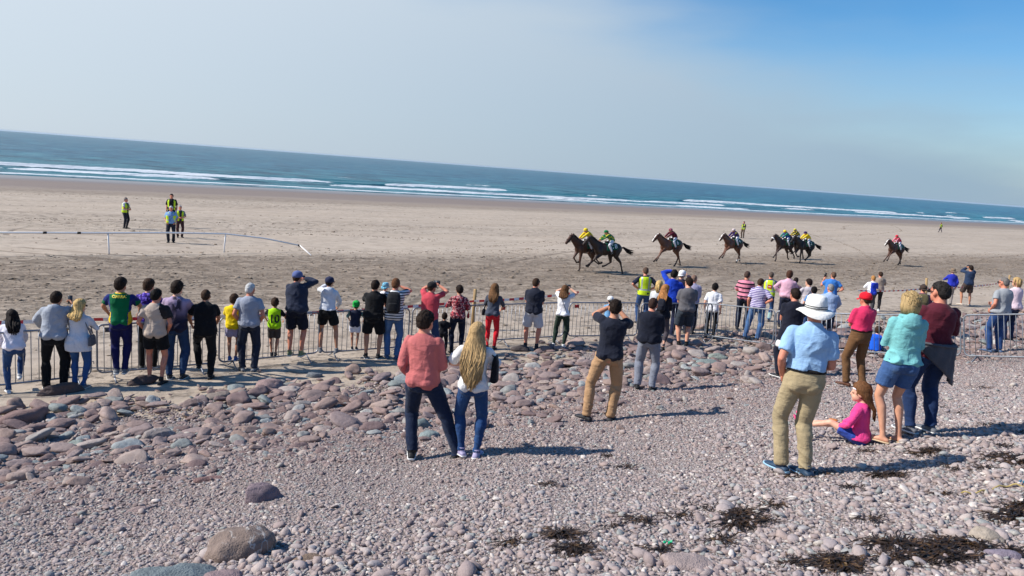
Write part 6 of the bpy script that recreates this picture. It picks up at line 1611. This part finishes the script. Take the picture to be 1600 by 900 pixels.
# legs as (y, z) joints: fore = elbow, knee, fetlock, hoof; hind = stifle, hock, fetlock, hoof
PH = {
 'reach': dict(f=(((.46, .98), (.80, .80), (.98, .46), (1.06, .36)), ((.42, .95), (.62, .60), (.88, .36), (.97, .27))), h=(((-.40, .86), (-.56, .50), (-.40, .15), (-.32, .04)), ((-.52, .86), (-.86, .55), (-1.00, .22), (-1.04, .08)))),
 'gather': dict(f=(((.40, .95), (.66, .74), (.42, .52), (.32, .55)), ((.38, .93), (.58, .62), (.28, .44), (.18, .48))), h=(((-.50, .86), (-.80, .58), (-.94, .16), (-.98, .05)), ((-.34, .84), (-.42, .54), (-.10, .36), (.0, .34)))),
 'stance': dict(f=(((.42, .95), (.46, .54), (.42, .15), (.48, .04)), ((.42, .95), (.62, .66), (.40, .40), (.30, .42))), h=(((-.36, .84), (-.46, .52), (-.14, .32), (-.04, .28)), ((-.42, .86), (-.66, .58), (-.50, .26), (-.42, .20)))),
 'push': dict(f=(((.46, .98), (.78, .72), (1.02, .42), (1.10, .34)), ((.42, .95), (.52, .56), (.46, .16), (.52, .05)),), h=(((-.46, .86), (-.78, .60), (-.98, .40), (-.98, .28)), ((-.42, .86), (-.62, .56), (-.70, .24), (-.78, .18)))),
}
def horse(u, v, label, jlabel, coat, phase, silks, cap, no='', blaze=False, noseband=False, socks=False, dyaw=0, sleeve=None, breeches=(226, 226, 232), cloth=(18, 84, 66)):
    L = hit(u, v); yaw = R(122 + dyaw); root = empty('race_horse', L, yaw, 1.0); tag(root, label, 'horse', 'race horses galloping along the sand')
    cm = coat_mat(coat); X, Z = Vector((1, 0, 0)), Vector((0, 0, 1)); g = G()
    TR = ((.66, 1.17, .08, .12), (.58, 1.18, .16, .21), (.44, 1.20, .215, .28), (.22, 1.20, .245, .315), (-.05, 1.215, .255, .300), (-.30, 1.25, .250, .255), (-.52, 1.285, .245, .250), (-.72, 1.27, .20, .225), (-.84, 1.22, .13, .16), (-.89, 1.19, .05, .07))
    g.loft([(Vector((0, y, z)), X, Z, a, b) for (y, z, a, b) in TR], 18)
    g.tube([(0, .40, 1.28), (0, .64, 1.43), (0, .86, 1.60), (0, .99, 1.72)], [.175, .135, .100, .085], 14, 1.75, (1, 0, 0))
    g.tube([(0, .94, 1.76), (0, 1.05, 1.70), (0, 1.19, 1.56), (0, 1.32, 1.42), (0, 1.37, 1.37)], [.085, .098, .078, .064, .046], 12, 1.3, (1, 0, 0))
    for sg in (-1, 1): g.tube([(sg * .05, .96, 1.80), (sg * .062, .97, 1.87), (sg * .06, .985, 1.93)], [.028, .030, .006], 8)
    feet = []
    for i, sg in ((0, -1), (1, 1)):
        e, k, f, h = [Vector((sg * .15, y, z)) for y, z in PH[phase]['f'][i]]
        g.tube([(sg * .13, .46, 1.22), (sg * .15, .45, 1.08), e, e.lerp(k, .5), k, k.lerp(f, .25), k.lerp(f, .75), f, f.lerp(h, .6)], [.12, .13, .105, .072, .058, .043, .040, .050, .042], 10); feet.append((f, h))
        e, k, f, h = [Vector((sg * .15, y, z)) for y, z in PH[phase]['h'][i]]
        g.tube([(sg * .11, -.58, 1.30), (sg * .13, -.56, 1.10), e, e.lerp(k, .5), k, k.lerp(f, .25), k.lerp(f, .75), f, f.lerp(h, .6)], [.16, .185, .135, .088, .064, .047, .042, .052, .042], 10); feet.append((f, h))
    def zone(o):
        def zf(x, y, z):
            if blaze and y > .98 and abs(x) < .034 and z > 1.36:
                return 1 if (y - .98) > (1.80 - z) * .9 - .02 else 0
            if socks and z < .20: return 1
            return 0
        zoner(zf)(o.data)
    mk('body', g, [cm, M_WHITEH], root, .026, 2, zone)
    for f, h in feet:
        g = G(); d = (h - f).normalized(); g.tube([f.lerp(h, .55), h, h + d * .045], [.040, .052, .058], 10); mk('hoof', g, M_HOOF, root)
    g = G(); rs = random.Random(int(u))
    for i in range(36):
        f = rs.random(); y = .50 + .46 * f; z = 1.58 + .30 * f - .02; sx = rs.choice((-1, 1)); L_ = rs.uniform(.10, .2)
        g.tube([(0, y, z), (sx * .07, y - .05, z + .0), (sx * .10, y - .13, z - L_)], [.016, .016, .003], 5, .6)
    mk('mane', g, M_MANE, root); g = G()
    for i in range(30):
        x, q, b_ = rs.uniform(-.05, .05), rs.uniform(.75, 1.05), rs.uniform(-.10, .08)
        g.tube([(x * .3, -.86, 1.29), (x * .6, -1.02, 1.30 + b_ * .3), (x, -1.25 * (.9 + .1 * q), 1.16 + b_), (x * 1.6, -1.25 - .38 * q, 1.06 + b_ * 1.6)], [.022, .030, .026, .004], 5)
    mk('tail', g, M_MANE, root)
    # saddlecloth with number, saddle and girth
    def around(y, a, grow):
        for p_, q_ in zip(TR, TR[1:]):
            if q_[0] <= y <= p_[0]: f = (y - p_[0]) / (q_[0] - p_[0]); z, rx, rz = [p_[k] + (q_[k] - p_[k]) * f for k in (1, 2, 3)]; return Vector((math.sin(a) * (rx + grow), y, z + math.cos(a) * (rz + grow)))
    def sheet(y0, y1, a0, a1, grow, ny=8, na=18):
        v = [around(y0 + (y1 - y0) * j / ny, a0 + (a1 - a0) * i / na, grow + .006 * math.sin(i * 1.3 + j)) for j in range(ny + 1) for i in range(na + 1)]
        return G().add(v, [(j * (na + 1) + i, j * (na + 1) + i + 1, (j + 1) * (na + 1) + i + 1, (j + 1) * (na + 1) + i) for j in range(ny) for i in range(na)])
    cl = mk('saddlecloth', sheet(-.52, .12, -1.75, 1.75, .018), fabric(cloth), root); md = cl.modifiers.new('t', 'SOLIDIFY'); md.thickness = .012
    sd = G(); sd.loft([(around(y, 0, .03 + e), X, Z, w, .05) for y, e, w in ((.10, .03, .08), (.05, .04, .11), (-.10, .02, .13), (-.25, .03, .15), (-.32, .06, .12))], 14); mk('saddle', sd, M_LEATHER, root)
    mk('girth', sheet(.0, .09, .5, 5.78, .014, 1, 30), M_LEATHER, root)
    if no:
        cu = bpy.data.curves.new('t', 'FONT'); cu.body = no; cu.size = .34; cu.align_x = 'CENTER'; cu.align_y = 'CENTER'; cu.resolution_u = 3
        t_ = bpy.data.objects.new('t', cu); COL.objects.link(t_); dg = bpy.context.evaluated_depsgraph_get(); me = bpy.data.meshes.new_from_object(t_.evaluated_get(dg)); bpy.data.objects.remove(t_)
        for q in me.vertices:
            y, zz = -.30 - q.co.x, q.co.y; a = -(1.12 - zz / .29); q.co = around(y, a, .040)
        me.materials.append(M_PAPER); link('number', me, cl)
    # bridle and reins
    g = G(); ring = lambda c, d_, rx, rz: [c + X * (math.cos(a) * rx) + d_ * (math.sin(a) * rz) for a in [6.283 * i / 12 for i in range(13)]]
    g.tube(ring(Vector((0, 1.22, 1.53)), Vector((0, .72, .70)), .084, .105), .012, 6); g.tube(ring(Vector((0, 1.03, 1.73)), Vector((0, .8, .6)), .101, .13), .011, 6)
    for sg in (-1, 1): g.tube([(sg * .101, 1.02, 1.72), (sg * .076, 1.27, 1.44)], .010, 6)
    br = mk('bridle', g, M_LEATHER, root)
    if noseband: g = G(); g.tube(ring(Vector((0, 1.20, 1.545)), Vector((0, .72, .70)), .085, .105), .038, 8); mk('sheepskin_noseband', g, M_PAPER, br)
    # jockey
    s0 = .92; inv = lambda x, y, z: (x / s0, y / s0, z / s0)
    sl = [fabric(silks[0], *silks[1:2], **(silks[2] if len(silks) > 2 else {})), fabric(sleeve or silks[0])]
    js = person(0, 0, 0, jlabel, at=(L, yaw, s0), cat='jockey', group='jockeys crouched over their horses', vox=.024, pel=inv(0, -.26, 1.66), feet=((-.33, -.16 / s0, 1.02 / s0, 6), (.33, -.16 / s0, 1.02 / s0, -6)), kpole=((-.35, 1, .3), (.35, 1, .3)),
                arms=((inv(-.07, .48, 1.60), (-1, -.6, -.3), 1), (inv(.07, .48, 1.60), (1, -.6, -.3), 1)), lean=60, hp=-8, top=dict(m=sl, zone=lambda x, y, z: 1 if abs(x) > .19 else 0, sl='long', e=.022, name='silks'), bot=dict(m=fabric(breeches), hem=.05, e=.012, end=.8), shoes=SH_BLK, boot=.14,
                hair=('crop', DBR), hat=('helmet', fabric(cap[0], *cap[1:2], **(cap[2] if len(cap) > 2 else {}))), face=1)
    for sg in (-1, 1):
        g = G(); hd = Vector((sg * .07, .54, 1.60)); g.tube([(sg * .072, 1.25, 1.47), (sg * .11, .9, 1.50), hd], .009, 6); mk('rein', g, M_LEATHER, br)
        g = G(); g.tube([(sg * .24, -.08, 1.42), (sg * .30, -.12, 1.08)], .010, 6); c_ = Vector((sg * .305, -.13, 1.04)); g.tube([c_ + Vector((math.cos(a) * .055, 0, math.sin(a) * .06)) for a in [6.283 * i / 10 for i in range(11)]], .007, 5); mk('stirrup', g, M_STEEL, root)
    return root
Y_, GN, MR, PU, RD, BL, DG = (236, 206, 40), (20, 118, 70), (92, 22, 44), (58, 34, 96), (206, 34, 62), (36, 74, 176), (20, 60, 48)
horse(912, 423, 'leading dark bay horse, hooves on the ground, rider in yellow', 'jockey in yellow silks and yellow cap on the leading horse', (92, 58, 42), 'stance', (Y_,), (Y_,), dyaw=6)
horse(944, 427, 'near black horse with saddlecloth number eighteen, tail streaming', 'jockey in green silks with yellow spots and green cap', (58, 40, 33), 'gather', (GN, 'pattern', dict(cols=(GN, (200, 190, 60), GN, GN), scale=14)), (GN,), '18', dyaw=-6)
horse(1044, 416, 'bay horse with white blaze and saddlecloth number six', 'jockey in maroon silks and maroon cap', (122, 78, 56), 'reach', (MR,), (MR, 'pattern', dict(cols=((190, 110, 130), MR), scale=16)), '6', blaze=True)
horse(1142, 410, 'bay horse with white blaze and white socks running alone', 'jockey in purple silks with yellow sleeves and pale cap', (122, 76, 56), 'reach', (PU,), ((206, 190, 190),), '4', blaze=True, socks=True, sleeve=(214, 206, 60), dyaw=4)
horse(1222, 409, 'dark horse with white sheepskin noseband in the rear group', 'jockey in green and blue silks with yellow cap', (72, 50, 42), 'push', ((40, 130, 110), 'pattern', dict(cols=(BL, (40, 130, 110), BL), scale=7)), (Y_,), '1', noseband=True)
horse(1238, 404, 'dark horse half hidden between two others in the rear group', 'jockey in dark green and yellow silks half hidden in the rear group', (62, 45, 38), 'gather', (DG, 'stripe', dict(period=.11, duty=.4, c2=Y_)), (Y_, 'pattern', dict(cols=((90, 140, 60), Y_), scale=14)))
horse(1254, 411, 'black horse with yellow clad rider at the right of rear group', 'jockey in yellow silks and purple cap', (46, 36, 34), 'stance', (Y_,), (PU,), '2', dyaw=-4)
horse(1396, 414, 'last dark bay horse trailing alone behind the field', 'jockey in red and pink silks on the trailing horse', (100, 62, 46), 'reach', (RD, 'pattern', dict(cols=(RD, (224, 150, 170), RD), scale=10)), (RD,), '7', blaze=True)
print('horses', round(time.time() - T0, 1))
# ================================================================ SEA HAZE
def build_haze():
    g = G(); g.box((-1000, 6500, (CAM_Z + 1.2 - 30) / 2), (13500, 11500, (CAM_Z + 1.2 + 30) / 2))
    m = bpy.data.materials.new('haze'); m.use_nodes = True; nt = m.node_tree; nt.nodes.clear()
    o_ = nt.nodes.new('ShaderNodeOutputMaterial'); v = nt.nodes.new('ShaderNodeVolumePrincipled')
    v.inputs['Color'].default_value = (.70, .84, .98, 1); v.inputs['Density'].default_value = .00006; v.inputs['Anisotropy'].default_value = .1
    nt.links.new(v.outputs[0], o_.inputs['Volume'])
    o = mk('haze', g, m, None, flat=True); tag(o, 'thin pale sea haze over beach and water', kind='stuff')
build_haze()
lay_stones()
flush()
print('built', round(time.time() - T0, 1))
